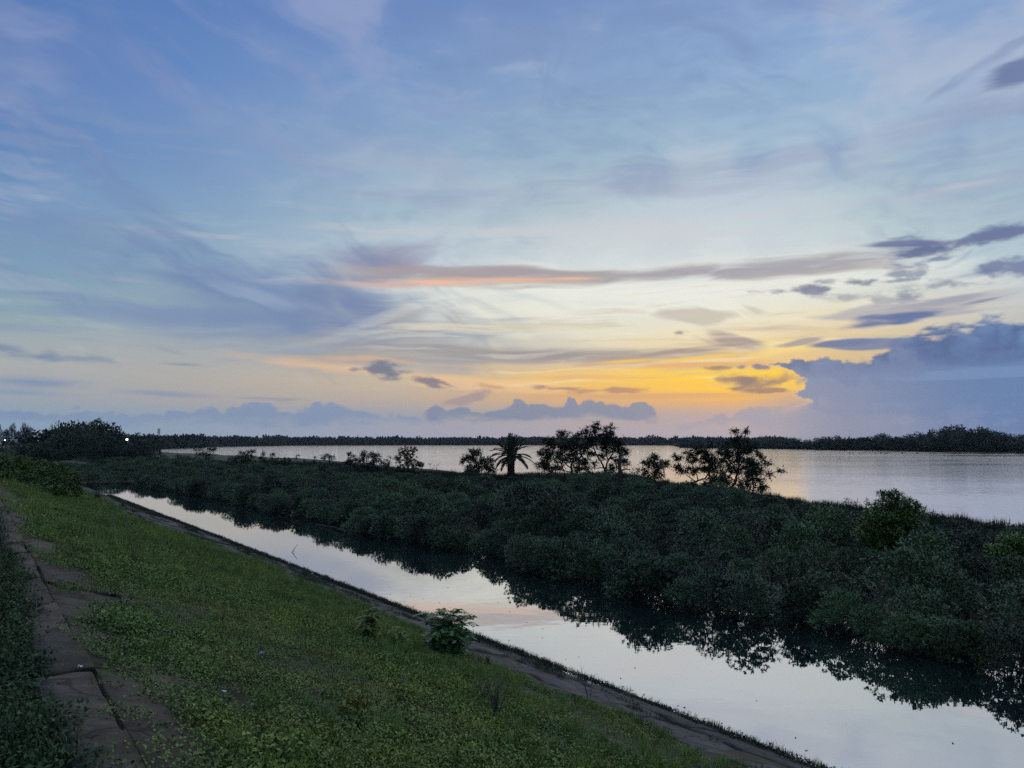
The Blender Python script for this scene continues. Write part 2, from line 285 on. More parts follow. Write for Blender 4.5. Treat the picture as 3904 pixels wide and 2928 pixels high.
cmap.pixels.foreach_set(np.dstack((prgb, pal)).astype(np.float32).ravel()); cmap.update()
comb = WN('ShaderNodeCombineXYZ'); put(comb.inputs[0], M('DIVIDE', M('SUBTRACT', AZ, A0), A1 - A0)); put(comb.inputs[1], M('DIVIDE', M('SUBTRACT', EL, B0), B1 - B0))
ct = WN('ShaderNodeTexImage', interpolation='Linear', extension='CLIP'); ct.image = cmap; put(ct.inputs[0], comb.outputs[0])
inv = M('SUBTRACT', 1.0, ct.outputs['Alpha'])
ma = WN('ShaderNodeVectorMath', operation='MULTIPLY_ADD')
put(ma.inputs[0], col); put(ma.inputs[1], inv); put(ma.inputs[2], ct.outputs['Color'])

nish = WN('ShaderNodeTexSky', sky_type='NISHITA', sun_disc=False)
nish.sun_elevation = R(max(SUN_EL, 0.5)); nish.sun_rotation = R(SUN_AZ)
nish.air_density = 1.0; nish.dust_density = 1.0; nish.ozone_density = 2.0
bg_n = WN('ShaderNodeBackground'); put(bg_n.inputs[0], nish.outputs[0]); bg_n.inputs[1].default_value = 0.05
bg_c = WN('ShaderNodeBackground'); put(bg_c.inputs[0], ma.outputs[0]); bg_c.inputs[1].default_value = 1.0
mx = WN('ShaderNodeMixShader'); mx.inputs[0].default_value = 0.95
put(mx.inputs[1], bg_n.outputs[0]); put(mx.inputs[2], bg_c.outputs[0])
wo = WN('ShaderNodeOutputWorld'); wt.links.new(mx.outputs[0], wo.inputs['Surface'])
world.cycles.sampling_method = 'MANUAL'; world.cycles.sample_map_resolution = 512

# the last light, already spread by the cloud
sun_d = bpy.data.lights.new('sun', 'SUN'); sun_d.energy = 1.0; sun_d.angle = R(140); sun_d.color = (1.0, 0.95, 0.87)
sun = bpy.data.objects.new('sun', sun_d); COL.objects.link(sun)
sd = Vector((math.sin(R(SUN_AZ)) * math.cos(R(22)), math.cos(R(SUN_AZ)) * math.cos(R(22)), math.sin(R(22))))
sun.rotation_euler = sd.to_track_quat('Z', 'Y').to_euler()
sc.cycles.use_adaptive_sampling = True; sc.cycles.adaptive_threshold = 0.007; sc.cycles.adaptive_min_samples = 20
sc.cycles.use_denoising = False; sc.cycles.max_bounces = 6; sc.cycles.diffuse_bounces = 3; sc.cycles.glossy_bounces = 3; sc.cycles.transparent_max_bounces = 8

# ---------------------------------------------------------------- helpers
rng = np.random.RandomState(11)
def tag(o, label=None, cat=None, group=None, kind=None):
    if label: o['label'] = label
    if cat: o['category'] = cat
    if group: o['group'] = group
    if kind: o['kind'] = kind
    return o
def empty(name, loc=(0, 0, 0), rz=0.0):
    o = bpy.data.objects.new(name, None); COL.objects.link(o)
    o.location = loc; o.rotation_euler = (0, 0, rz); o.empty_display_size = 0.2
    return o
def mesh_np(name, V, quads=None, tris=None, smooth=False):
    me = bpy.data.meshes.new(name)
    V = np.asarray(V, np.float32).reshape(-1, 3)
    parts = [np.asarray(f, np.int32).reshape(-1, k) for f, k in ((quads, 4), (tris, 3)) if f is not None and len(f)]
    idx = np.concatenate([p.ravel() for p in parts]); cnt = np.concatenate([np.full(len(p), p.shape[1], np.int32) for p in parts])
    me.vertices.add(len(V)); me.vertices.foreach_set('co', V.ravel())
    me.loops.add(len(idx)); me.loops.foreach_set('vertex_index', idx)
    me.polygons.add(len(cnt)); me.polygons.foreach_set('loop_start', np.concatenate(([0], np.cumsum(cnt)[:-1])).astype(np.int32))
    if smooth: me.polygons.foreach_set('use_smooth', np.ones(len(cnt), bool))
    me.update(calc_edges=True)
    return me
def obj(name, me, mat=None, parent=None, link=True):
    o = bpy.data.objects.new(name, me)
    if link: COL.objects.link(o)
    if mat is not None and not me.materials: me.materials.append(mat)
    if parent is not None: o.parent = parent
    return o
class MB:
    """collects tubes, boxes, leaves and lathes into one mesh"""
    def __init__(s): s.v = []; s.q = []; s.t = []; s.n = 0
    def add(s, V, q=None, t=None):
        V = np.asarray(V, float).reshape(-1, 3); s.v.append(V)
        if q is not None and len(q): s.q.append(np.asarray(q, int) + s.n)
        if t is not None and len(t): s.t.append(np.asarray(t, int) + s.n)
        s.n += len(V)
    def tube(s, pts, rad, k=6):
        P = np.array([tuple(p) for p in pts], float); n = len(P)
        rad = np.broadcast_to(np.asarray(rad, float), (n,)) if np.ndim(rad) == 0 or len(np.atleast_1d(rad)) == n else np.linspace(rad[0], rad[-1], n)
        T = np.gradient(P, axis=0); T /= np.linalg.norm(T, axis=1, keepdims=True) + 1e-9
        ref = np.array([0.31, 0.92, 0.24]); V = []
        for i in range(n):
            a = np.cross(T[i], ref); a /= np.linalg.norm(a) + 1e-9; b = np.cross(T[i], a)
            for j in range(k):
                w = 2 * math.pi * j / k; V.append(P[i] + rad[i] * (math.cos(w) * a + math.sin(w) * b))
        q = [(i * k + j, i * k + (j + 1) % k, (i + 1) * k + (j + 1) % k, (i + 1) * k + j) for i in range(n - 1) for j in range(k)]
        t = [(0, j + 1, j) for j in range(1, k - 1)] + [((n - 1) * k, (n - 1) * k + j, (n - 1) * k + j + 1) for j in range(1, k - 1)]
        s.add(V, q, t)
    def box(s, c, size, rz=0.0):
        x, y, z = [v / 2 for v in size]; V = np.array([(a * x, b * y, d * z) for a in (-1, 1) for b in (-1, 1) for d in (-1, 1)], float)
        cs, sn = math.cos(rz), math.sin(rz); V[:, :2] = np.c_[V[:, 0] * cs - V[:, 1] * sn, V[:, 0] * sn + V[:, 1] * cs]
        s.add(V + np.asarray(tuple(c)), [(0, 1, 3, 2), (4, 6, 7, 5), (0, 4, 5, 1), (2, 3, 7, 6), (0, 2, 6, 4), (1, 5, 7, 3)])
    def lathe(s, prof, c=(0, 0, 0), k=10):
        V = [(r * math.cos(2 * math.pi * j / k) + c[0], r * math.sin(2 * math.pi * j / k) + c[1], z + c[2]) for r, z in prof for j in range(k)]
        s.add(V, [(i * k + j, i * k + (j + 1) % k, (i + 1) * k + (j + 1) % k, (i + 1) * k + j) for i in range(len(prof) - 1) for j in range(k)])
    def leaves(s, base, d, length, width, fold=0.15, up=None):
        """rhombic leaves: base points, directions, one quad each"""
        base = np.asarray(base, float); d = np.asarray(d, float); n = len(base)
        if n == 0: return
        d = d / (np.linalg.norm(d, axis=1, keepdims=True) + 1e-9)
        u = rng.normal(size=(n, 3)) if up is None else np.asarray(up, float) + 0.35 * rng.normal(size=(n, 3))
        w = np.cross(d, u); w /= np.linalg.norm(w, axis=1, keepdims=True) + 1e-9
        nn = np.cross(w, d)
        L = np.broadcast_to(np.asarray(length, float), (n,))[:, None]; W = np.broadcast_to(np.asarray(width, float), (n,))[:, None]
        m = base + d * L * 0.45 + nn * W * fold
        V = np.stack((base, m - w * W / 2, base + d * L - nn * W * fold, m + w * W / 2), 1).reshape(-1, 3)
        s.add(V, np.arange(n * 4).reshape(-1, 4))
    def mesh(s, name, smooth=False):
        return mesh_np(name, np.concatenate(s.v), np.concatenate(s.q) if s.q else None, np.concatenate(s.t) if s.t else None, smooth)
    def build(s, name, mat, parent=None, smooth=False):
        return obj(name, s.mesh(name, smooth), mat, parent)
def unit(n):
    v = rng.normal(size=(n, 3)); return v / np.linalg.norm(v, axis=1, keepdims=True)

# ---- materials, all procedural
def principled(name):
    m = bpy.data.materials.new(name); m.use_nodes = True; nt = m.node_tree
    return m, nt, nt.nodes['Principled BSDF']
def mn(nt, kind, **kw):
    n = nt.nodes.new(kind)
    for k, v in kw.items(): setattr(n, k, v)
    return n
def noise_mix(nt, vec, scale, c1, c2, lo=0.35, hi=0.65, detail=4, rough=0.6):
    t = mn(nt, 'ShaderNodeTexNoise'); t.inputs['Scale'].default_value = scale; t.inputs['Detail'].default_value = detail; t.inputs['Roughness'].default_value = rough
    nt.links.new(vec, t.inputs['Vector'])
    mr = mn(nt, 'ShaderNodeMapRange', interpolation_type='SMOOTHSTEP'); mr.inputs[1].default_value = lo; mr.inputs[2].default_value = hi
    nt.links.new(t.outputs[0], mr.inputs[0])
    mx = mn(nt, 'ShaderNodeMix', data_type='RGBA'); nt.links.new(mr.outputs[0], mx.inputs[0])
    for i, c in ((6, c1), (7, c2)):
        if isinstance(c, bpy.types.NodeSocket): nt.links.new(c, mx.inputs[i])
        else: mx.inputs[i].default_value = (*c, 1)
    return mx.outputs[2]
def leaf_mat(name, c1, c2, rough=0.45, big=0.35, rnd=0.35, spec=0.4):
    """foliage: two greens drifting over the ground, each plant a little lighter or darker"""
    m, nt, b = principled(name)
    g = mn(nt, 'ShaderNodeNewGeometry'); oi = mn(nt, 'ShaderNodeObjectInfo')
    c = noise_mix(nt, g.outputs['Position'], big, c1, c2)
    hs = mn(nt, 'ShaderNodeHueSaturation'); nt.links.new(c, hs.inputs['Color'])
    mr = mn(nt, 'ShaderNodeMapRange'); mr.inputs[3].default_value = 1 - rnd; mr.inputs[4].default_value = 1 + rnd
    nt.links.new(oi.outputs['Random'], mr.inputs[0]); nt.links.new(mr.outputs[0], hs.inputs['Value'])
    nt.links.new(hs.outputs[0], b.inputs['Base Color'])
    b.inputs['Roughness'].default_value = rough; b.inputs['Specular IOR Level'].default_value = spec
    return m
def plain_mat(name, c1, c2, scale=6.0, rough=0.8, bump=0.0, lo=0.35, hi=0.65, spec=0.3, coords='Position'):
    m, nt, b = principled(name)
    g = mn(nt, 'ShaderNodeNewGeometry') if coords == 'Position' else mn(nt, 'ShaderNodeTexCoord')
    v = g.outputs['Position'] if coords == 'Position' else g.outputs['Object']
    nt.links.new(noise_mix(nt, v, scale, c1, c2, lo, hi), b.inputs['Base Color'])
    b.inputs['Roughness'].default_value = rough; b.inputs['Specular IOR Level'].default_value = spec
    if bump:
        t = mn(nt, 'ShaderNodeTexNoise'); t.inputs['Scale'].default_value = scale * 4; t.inputs['Detail'].default_value = 5; nt.links.new(v, t.inputs['Vector'])
        bp = mn(nt, 'ShaderNodeBump'); bp.inputs['Strength'].default_value = bump; bp.inputs['Distance'].default_value = 0.03
        nt.links.new(t.outputs[0], bp.inputs['Height']); nt.links.new(bp.outputs[0], b.inputs['Normal'])
    return m
MAT = {}
MAT['mangrove'] = leaf_mat('mangrove_leaf', (0.036, 0.082, 0.034), (0.072, 0.128, 0.044), 0.42, 0.14, 0.58, 0.35)
MAT['green'] = leaf_mat('bright_leaf', (0.068, 0.138, 0.020), (0.098, 0.172, 0.022), 0.5, 0.5, 0.25)
MAT['feather'] = leaf_mat('feathery_leaf', (0.020, 0.040, 0.018), (0.032, 0.058, 0.022), 0.6, 0.4, 0.3, 0.2)
MAT['cover'] = leaf_mat('creeper_leaf', (0.098, 0.168, 0.032), (0.168, 0.226, 0.036), 0.55, 0.5, 0.35, 0.25)
MAT['grass'] = leaf_mat('grass_blade', (0.112, 0.182, 0.036), (0.172, 0.226, 0.042), 0.6, 0.5, 0.35, 0.2)
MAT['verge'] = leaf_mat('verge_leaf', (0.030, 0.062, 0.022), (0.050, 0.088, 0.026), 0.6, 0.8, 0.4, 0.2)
MAT['bush'] = leaf_mat('dike_bush_leaf', (0.048, 0.105, 0.018), (0.070, 0.135, 0.020), 0.6, 0.5, 0.25, 0.15)
MAT['moss'] = leaf_mat('wet_weed', (0.024, 0.036, 0.020), (0.040, 0.055, 0.026), 0.7, 0.5, 0.35, 0.2)
MAT['ridge'] = leaf_mat('ridge_grass', (0.022, 0.034, 0.018), (0.040, 0.048, 0.026), 0.7, 0.3, 0.4, 0.2)
MAT['wood'] = leaf_mat('woodland_leaf', (0.028, 0.052, 0.034), (0.042, 0.070, 0.038), 0.6, 0.05, 0.4, 0.2)
MAT['bark'] = plain_mat('bark', (0.035, 0.028, 0.022), (0.070, 0.058, 0.046), 9, 0.9, 0.5)
MAT['mud'] = plain_mat('mud', (0.030, 0.028, 0.024), (0.050, 0.044, 0.036), 1.2, 0.7, 0.4)
MAT['soil'] = plain_mat('soil', (0.030, 0.034, 0.014), (0.052, 0.050, 0.022), 3.0, 0.95, 0.5)
MAT['dry'] = plain_mat('dry_stalk', (0.10, 0.085, 0.065), (0.17, 0.15, 0.12), 20, 0.9)

def proto(name, me, mat):       # a pattern for scattered growth, kept out of the scene itself
    return obj(name, me, mat, link=False)
def scatter(name, pts, rz, scale, idx, protos, label=None, kind='stuff', tilt=None):
    """one object of uncountable growth: patterns set on points with geometry nodes"""
    pts = np.asarray(pts, np.float32); n = len(pts)
    me = bpy.data.meshes.new(name); me.vertices.add(n); me.vertices.foreach_set('co', pts.ravel())
    eul = np.zeros((n, 3), np.float32); eul[:, 2] = rz
    if tilt is not None: eul[:] = tilt
    for nm, ty, arr, key in (('rotv', 'FLOAT_VECTOR', eul.ravel(), 'vector'), ('scl', 'FLOAT', np.asarray(scale, np.float32), 'value'), ('pick', 'INT', np.asarray(idx, np.int32), 'value')):
        a = me.attributes.new(nm, ty, 'POINT'); a.data.foreach_set(key, arr)
    for p in protos:
        if p.data.materials[0] not in list(me.materials): me.materials.append(p.data.materials[0])
    o = bpy.data.objects.new(name, me); COL.objects.link(o)
    c = bpy.data.collections.new(name + '_patterns')
    for i, p in enumerate(protos): p.name = '%s_pattern_%02d' % (name, i); c.objects.link(p)
    ng = bpy.data.node_groups.new(name + '_scatter', 'GeometryNodeTree')
    ng.interface.new_socket('Geometry', in_out='INPUT', socket_type='NodeSocketGeometry'); ng.interface.new_socket('Geometry', in_out='OUTPUT', socket_type='NodeSocketGeometry')
    N = ng.nodes.new; gi, go = N('NodeGroupInput'), N('NodeGroupOutput')
    ci = N('GeometryNodeCollectionInfo'); ci.inputs['Collection'].default_value = c; ci.inputs['Separate Children'].default_value = True; ci.inputs['Reset Children'].default_value = True
    ip = N('GeometryNodeInstanceOnPoints'); ip.inputs['Pick Instance'].default_value = True
    def attr(nm, ty):
        a = N('GeometryNodeInputNamedAttribute'); a.data_type = ty; a.inputs['Name'].default_value = nm
        return a.outputs['Attribute']
    L = ng.links.new
    e2r = N('FunctionNodeEulerToRotation'); L(attr('rotv', 'FLOAT_VECTOR'), e2r.inputs[0])
    L(gi.outputs[0], ip.inputs['Points']); L(ci.outputs[0], ip.inputs['Instance']); L(attr('pick', 'INT'), ip.inputs['Instance Index'])
    L(e2r.outputs[0], ip.inputs['Rotation']); L(attr('scl', 'FLOAT'), ip.inputs['Scale']); L(ip.outputs[0], go.inputs[0])
    md = o.modifiers.new('scatter', 'NODES'); md.node_group = ng
    return tag(o, label, kind=kind)
def copy_tree(o, parent=None):
    c = o.copy(); COL.objects.link(c); c.parent = parent
    for ch in list(o.children): copy_tree(ch, c)
    return c

# ---------------------------------------------------------------- the lie of the land
C0 = Vector((-1.84, 3.80, 3.0)); DIR = Vector((-0.574, 0.819, 0)).normalized(); NRM = Vector((DIR.y, -DIR.x, 0))
CREST = 3.0; TW = 9.4; FALL = CREST / TW       # crest level, slope width to the water, gradient
def st(p):                                      # along the dike, across it (towards the water)
    d = Vector((p[0], p[1], 0)) - Vector((C0.x, C0.y, 0)); return d.dot(DIR), d.dot(NRM)
def world_st(s, t, z): return Vector((C0.x + DIR.x * s + NRM.x * t, C0.y + DIR.y * s + NRM.y * t, z))
def on_slope(px, py):
    d = ray(px, py); o = Vector((0, 0, EYE)); k = Vector((FALL * NRM.x, FALL * NRM.y, 1.0))
    c = CREST + FALL * (NRM.x * C0.x + NRM.y * C0.y)
    return o + d * ((c - o.dot(k)) / d.dot(k))
def vnoise(x, y, seed=0, octv=4):               # smooth unevenness for the ground
    s = np.zeros_like(x, dtype=float); a = 1.0
    for o in range(octv): s += a * lattice(x.astype(np.float32), y.astype(np.float32), 300 + seed + o); x, y, a = x * 2.03 + 9.1, y * 2.03 + 3.7, a * 0.5
    return s
def slope_z(s, t):
    s = np.asarray(s, float); t = np.asarray(t, float)
    z = np.where(t < 0, CREST - 0.10 + t * 0.03 - np.clip(-t - 2.5, 0, 99) * 0.16, CREST - 0.05 - FALL * t)
    return z + 0.05 * vnoise(s * 0.5, t * 0.5, 3) * np.clip(np.abs(t - 0.3) * 0.6, 0.15, 1)
def grid(name, S, T, zf, mat, kind='structure', xy=None):
    ss_, tt = np.meshgrid(S, T, indexing='ij'); z = zf(ss_, tt)
    X = C0.x + DIR.x * ss_ + NRM.x * tt; Y = C0.y + DIR.y * ss_ + NRM.y * tt
    n, m = ss_.shape; i = np.arange(n * m).reshape(n, m)
    q = np.stack((i[:-1, :-1], i[1:, :-1], i[1:, 1:], i[:-1, 1:]), -1).reshape(-1, 4)
    return tag(obj(name, mesh_np(name, np.stack((X, Y, z), -1), q[:, ::-1], smooth=True), mat), kind=kind)
bed = MB(); bed.add([(-9000, -3000, -2.0), (9000, -3000, -2.0), (9000, 14000, -2.0), (-9000, 14000, -2.0)], [(0, 1, 2, 3)])
tag(bed.build('ground', MAT['mud']), kind='structure')

embankment = grid('embankment', np.concatenate((np.arange(-16, 30, 0.4), np.arange(30, 150, 1.5))), np.concatenate((np.arange(-16, -1, 0.5), np.arange(-1, 11, 0.3), np.arange(11, 13.5, 0.5))), slope_z, MAT['soil'])

# the crest of the low island, between creek and lake: (photo x, y, height)
RIDGE = [(4700, 2110, 1.2), (3904, 2012, 1.2), (3750, 2002, 1.2), (3500, 1962, 1.25), (3300, 1944, 1.25), (3100, 1926, 1.3), (2900, 1894, 1.3), (2750, 1862, 1.45), (2600, 1852, 1.6), (2500, 1840, 1.7), (2400, 1816, 1.95), (2250, 1806, 2.05),
         (2000, 1814, 1.9), (1900, 1820, 1.7), (1550, 1804, 1.2), (1300, 1777, 0.95), (1050, 1769, 0.9), (850, 1767, 0.85), (650, 1742, 0.8)]
rid = sorted((*st(at_z(x, y, z)), z) for x, y, z in RIDGE)
RS, RT, RZ = [np.array(v) for v in zip(*rid)]
def ridge_t(s): return np.interp(s, RS, RT)
def ridge_z(s): return np.interp(s, RS, RZ)
def creek_edge(s): return 15.9 + 0.4 * np.sin(s * 0.35) + 0.35 * np.sin(s * 0.9 + 1) - np.clip(s - 62, 0, 60) * 0.04 + np.clip(4 - s, 0, 20) * 0.02
def island_z(s, t):
    rt, rz = ridge_t(s), ridge_z(s); e = creek_edge(s)
    z = np.interp(0, [0], [0]) + np.clip((t - e - 2.4) * 0.22, -0.5, 0.16)
    z = z + (rz - 0.16) * ss(t, rt - 9, rt - 0.5)
    z = np.where(t > rt, rz - (t - rt) * 0.42 - 0.02 * (t - rt) ** 2, z)
    return np.maximum(z + 0.07 * vnoise(s * 0.4, t * 0.4, 9), -0.8)
grid('island', np.concatenate((np.arange(-30, 60, 0.8), np.arange(60, 250, 2.0))), np.arange(14.4, 66, 0.7), island_z, MAT['soil'])
def left_z(s, t): return np.clip(0.25 + 0.8 * ss(s, 100, 150) - 0.6 * ss(-t, -6, -0) * 0, 0.1, 3) + 0.1 * vnoise(s * 0.1, t * 0.1, 4) - 1.2 * (1 - ss(s, 84, 100)) - 2.0 * ss(t, 60, 70)
grid('marsh_shore', np.arange(84, 330, 4.0), np.arange(-120, 72, 4.0), left_z, MAT['soil'])

# ---- water
def water(name, rough, ior, scale, bump, patch, dark, open_water=False):
    m, nt, b = principled(name)
    b.inputs['Base Color'].default_value = (*dark, 1); b.inputs['Roughness'].default_value = rough; b.inputs['IOR'].default_value = ior
    g = mn(nt, 'ShaderNodeNewGeometry'); mp = mn(nt, 'ShaderNodeMapping'); mp.inputs[3].default_value = (0.55, 1.0, 1.0)
    nt.links.new(g.outputs['Position'], mp.inputs[0])
    a = mn(nt, 'ShaderNodeTexNoise'); a.inputs['Scale'].default_value = scale; a.inputs['Detail'].default_value = 3.0; a.inputs['Roughness'].default_value = 0.55; nt.links.new(mp.outputs[0], a.inputs['Vector'])
    p = mn(nt, 'ShaderNodeTexNoise'); p.inputs['Scale'].default_value = patch; p.inputs['Detail'].default_value = 2.0; nt.links.new(mp.outputs[0], p.inputs['Vector'])
    mr = mn(nt, 'ShaderNodeMapRange', interpolation_type='SMOOTHSTEP'); mr.inputs[1].default_value = 0.38; mr.inputs[2].default_value = 0.62; mr.inputs[3].default_value = 0.35; mr.inputs[4].default_value = 1.0
    nt.links.new(p.outputs[0], mr.inputs[0])
    mu = mn(nt, 'ShaderNodeMath', operation='MULTIPLY'); nt.links.new(a.outputs[0], mu.inputs[0]); nt.links.new(mr.outputs[0], mu.inputs[1])
    if open_water:              # calmer in the lee of the island, ruffled out on the lake
        sx = mn(nt, 'ShaderNodeSeparateXYZ'); nt.links.new(g.outputs['Position'], sx.inputs[0])
        wr = mn(nt, 'ShaderNodeMapRange', interpolation_type='SMOOTHSTEP'); wr.inputs[1].default_value = 60; wr.inputs[2].default_value = 330; wr.inputs[3].default_value = 0.7; wr.inputs[4].default_value = 3.6
        nt.links.new(sx.outputs[1], wr.inputs[0]); m2 = mn(nt, 'ShaderNodeMath', operation='MULTIPLY'); nt.links.new(mu.outputs[0], m2.inputs[0]); nt.links.new(wr.outputs[0], m2.inputs[1]); mu = m2
    bp = mn(nt, 'ShaderNodeBump'); bp.inputs['Strength'].default_value = 1.0; bp.inputs['Distance'].default_value = bump
    nt.links.new(mu.outputs[0], bp.inputs['Height']); nt.links.new(bp.outputs[0], b.inputs['Normal'])
    return m
lake = MB(); lake.add([(-8000, -600, 0), (8000, -600, 0), (8000, 9000, 0), (-8000, 9000, 0)], [(0, 1, 2, 3)])
tag(lake.build('lake', water('lake_water', 0.06, 9.0, 1.1, 0.065, 0.03, (0.020, 0.026, 0.030), True)), kind='structure')
cw = MB(); S = np.arange(-30, 108, 6.0)
cv = [tuple(world_st(s, t, 0.006)) for s in S for t in (9.0, 17.6)]
cw.add(cv, [(2 * i, 2 * i + 1, 2 * i + 3, 2 * i + 2) for i in range(len(S) - 1)])
tag(cw.build('creek', water('creek_water', 0.012, 6.0, 2.2, 0.0026, 0.15, (0.008, 0.018, 0.017))), kind='structure')

# ---- far shores: low land behind the lake, reaching the horizon
def shore(name, line, back):
    m = MB(); a = [at_z(x, y, 0.0) for x, y in line]; n = len(a)
    V = [(p.x, p.y, -0.3) for p in a] + [(p.x * (1 + 6 / p.y), p.y + 6, 0.5) for p in a] + [(p.x * back, p.y * back, 1.0) for p in a]
    m.add(V, [(k * n + i, k * n + i + 1, (k + 1) * n + i + 1, (k + 1) * n + i) for k in range(2) for i in range(n - 1)])
    tag(m.build(name, MAT['soil']), kind='structure')
FAR = [(500, 1713.5), (620, 1711), (760, 1705.5), (900, 1702), (1100, 1698.5), (1500, 1697.2), (2100, 1697), (2700, 1698)]
SPIT = [(2600, 1707.5), (2800, 1709), (3000, 1711.5), (3300, 1716), (3600, 1721), (3904, 1726), (4700, 1738)]
shore('far_shore', [(-300, 1722), (200, 1720)] + FAR + [(3600, 1698.4), (4600, 1698.4)], 6.0)
shore('spit', SPIT, 2.0)

# ---------------------------------------------------------------- concrete on the dike
def concrete(name, c1, c2, c3):
    m, nt, b = principled(name)
    tcn = mn(nt, 'ShaderNodeNewGeometry'); oi = mn(nt, 'ShaderNodeObjectInfo')
    mp = mn(nt, 'ShaderNodeMapping'); mp.inputs[2].default_value = (0, 0, R(-35)); mp.inputs[3].default_value = (0.9, 2.4, 1); nt.links.new(tcn.outputs['Position'], mp.inputs[0])
    a = noise_mix(nt, mp.outputs[0], 2.6, c1, c2, 0.32, 0.68, 8, 0.7)
    a = noise_mix(nt, tcn.outputs['Position'], 0.9, a, c3, 0.5, 0.66, 6, 0.7)
    a = noise_mix(nt, tcn.outputs['Position'], 38, a, tuple(v * 0.35 for v in c1), 0.60, 0.72, 3)
    wn = mn(nt, 'ShaderNodeTexNoise'); wn.inputs['Scale'].default_value = 2.2; wn.inputs['Detail'].default_value = 5; nt.links.new(tcn.outputs['Position'], wn.inputs['Vector'])
    wv_ = mn(nt, 'ShaderNodeVectorMath', operation='MULTIPLY_ADD'); nt.links.new(wn.outputs['Color'], wv_.inputs[0]); wv_.inputs[1].default_value = (0.5,) * 3; nt.links.new(tcn.outputs['Position'], wv_.inputs[2])
    vo = mn(nt, 'ShaderNodeTexVoronoi', feature='DISTANCE_TO_EDGE'); vo.inputs['Scale'].default_value = 0.75; nt.links.new(wv_.outputs[0], vo.inputs['Vector'])
    ck = mn(nt, 'ShaderNodeMapRange'); ck.inputs[1].default_value = 0.004; ck.inputs[2].default_value = 0.016; nt.links.new(vo.outputs['Distance'], ck.inputs[0])
    cm = mn(nt, 'ShaderNodeMix', data_type='RGBA'); nt.links.new(ck.outputs[0], cm.inputs[0]); cm.inputs[6].default_value = (*[v * 0.55 for v in c1], 1); nt.links.new(a, cm.inputs[7]); a = cm.outputs[2]
    hs = mn(nt, 'ShaderNodeHueSaturation'); nt.links.new(a, hs.inputs['Color'])
    mr = mn(nt, 'ShaderNodeMapRange'); mr.inputs[3].default_value = 0.75; mr.inputs[4].default_value = 1.25
    nt.links.new(oi.outputs['Random'], mr.inputs[0]); nt.links.new(mr.outputs[0], hs.inputs['Value']); nt.links.new(hs.outputs[0], b.inputs['Base Color'])
    b.inputs['Roughness'].default_value = 0.92; b.inputs['Specular IOR Level'].default_value = 0.25
    t = mn(nt, 'ShaderNodeTexNoise'); t.inputs['Scale'].default_value = 9; t.inputs['Detail'].default_value = 8; t.inputs['Roughness'].default_value = 0.7; nt.links.new(mp.outputs[0], t.inputs['Vector'])
    bp = mn(nt, 'ShaderNodeBump'); bp.inputs['Strength'].default_value = 0.9; bp.inputs['Distance'].default_value = 0.03
    nt.links.new(t.outputs[0], bp.inputs['Height']); nt.links.new(bp.outputs[0], b.inputs['Normal'])
    return m
MAT['coping'] = concrete('coping_concrete', (0.062, 0.052, 0.035), (0.116, 0.100, 0.070), (0.046, 0.040, 0.022))
MAT['panel'] = concrete('slope_concrete', (0.052, 0.044, 0.027), (0.100, 0.086, 0.056), (0.044, 0.040, 0.018))
MAT['wet'] = concrete('wet_concrete', (0.058, 0.052, 0.044), (0.125, 0.114, 0.100), (0.042, 0.044, 0.026))
def slab_mesh(seed, nx=9, ny=6, edge=0.035, rough=0.012, chip=0.0):
    """unit slab (1 x 1, 0.1 thick) with ragged, slightly chipped edges; top at z = 0"""
    r = np.random.RandomState(seed)
    ax = np.concatenate(([-0.5], np.linspace(-0.494, 0.494, nx - 2), [0.5])); ay = np.concatenate(([-0.5], np.linspace(-0.488, 0.488, ny - 2), [0.5]))
    u, v = np.meshgrid(ax, ay, indexing='ij')
    bx = (np.abs(u) > 0.499); by = (np.abs(v) > 0.499); r.rand(3)
    wu = r.normal(0, edge * 0.5, u.shape[1])[None, :] * (np.abs(u) > 0.49); wv = r.normal(0, edge * 0.8, u.shape[0])[:, None] * (np.abs(v) > 0.48)
    u0, v0 = u, v; u = u - np.sign(u) * np.abs(wu); v = v - np.sign(v) * np.abs(wv)
    uu = u - np.sign(u) * np.where(bx, np.abs(r.normal(0, edge * 0.12, u.shape)), 0); vv = v - np.sign(v) * np.where(by, np.abs(r.normal(0, edge * 0.2, u.shape)), 0)
    if chip:
        k = (u > 0.3) & (v < -0.2); vv = np.where(k, vv + chip * (u - 0.3) * 2, vv)
    z = r.normal(0, rough, u.shape) - np.where(bx | by, 0.012, 0)
    n = nx * ny; i = np.arange(n).reshape(nx, ny)
    q = np.stack((i[:-1, :-1], i[1:, :-1], i[1:, 1:], i[:-1, 1:]), -1).reshape(-1, 4).tolist()
    ring = list(i[:, 0]) + list(i[-1, 1:]) + list(i[-2::-1, -1]) + list(i[0, -2:0:-1])
    V = np.stack((uu, vv, z), -1).reshape(-1, 3); low = V[ring].copy(); low[:, 2] = -0.11; V = np.concatenate((V, low)); m = len(ring)
    q += [(ring[j], n + j, n + (j + 1) % m, ring[(j + 1) % m]) for j in range(m)]
    return mesh_np('slab', V, q)
def place(name, me, s, t, z, ls, lt, slope, mat_key=None, tilt=(0, 0)):
    """a slab on the dike: ls along, lt across, lying level or on the slope"""
    o = obj(name, me, None, embankment)
    d = DIR; a = math.atan(FALL) if slope else 0.0
    w = Vector((NRM.x * math.cos(a), NRM.y * math.cos(a), -math.sin(a))); nrm = d.cross(w)
    if nrm.z < 0: nrm = -nrm
    w = nrm.cross(d)
    rot_ = Matrix((d, w, nrm)).transposed().to_4x4()
    o.matrix_world = Matrix.Translation(world_st(s, t, z)) @ rot_ @ Matrix.Rotation(tilt[0], 4, 'X') @ Matrix.Rotation(tilt[1], 4, 'Y') @ Matrix.Diagonal((ls, lt, 1, 1))
    return o
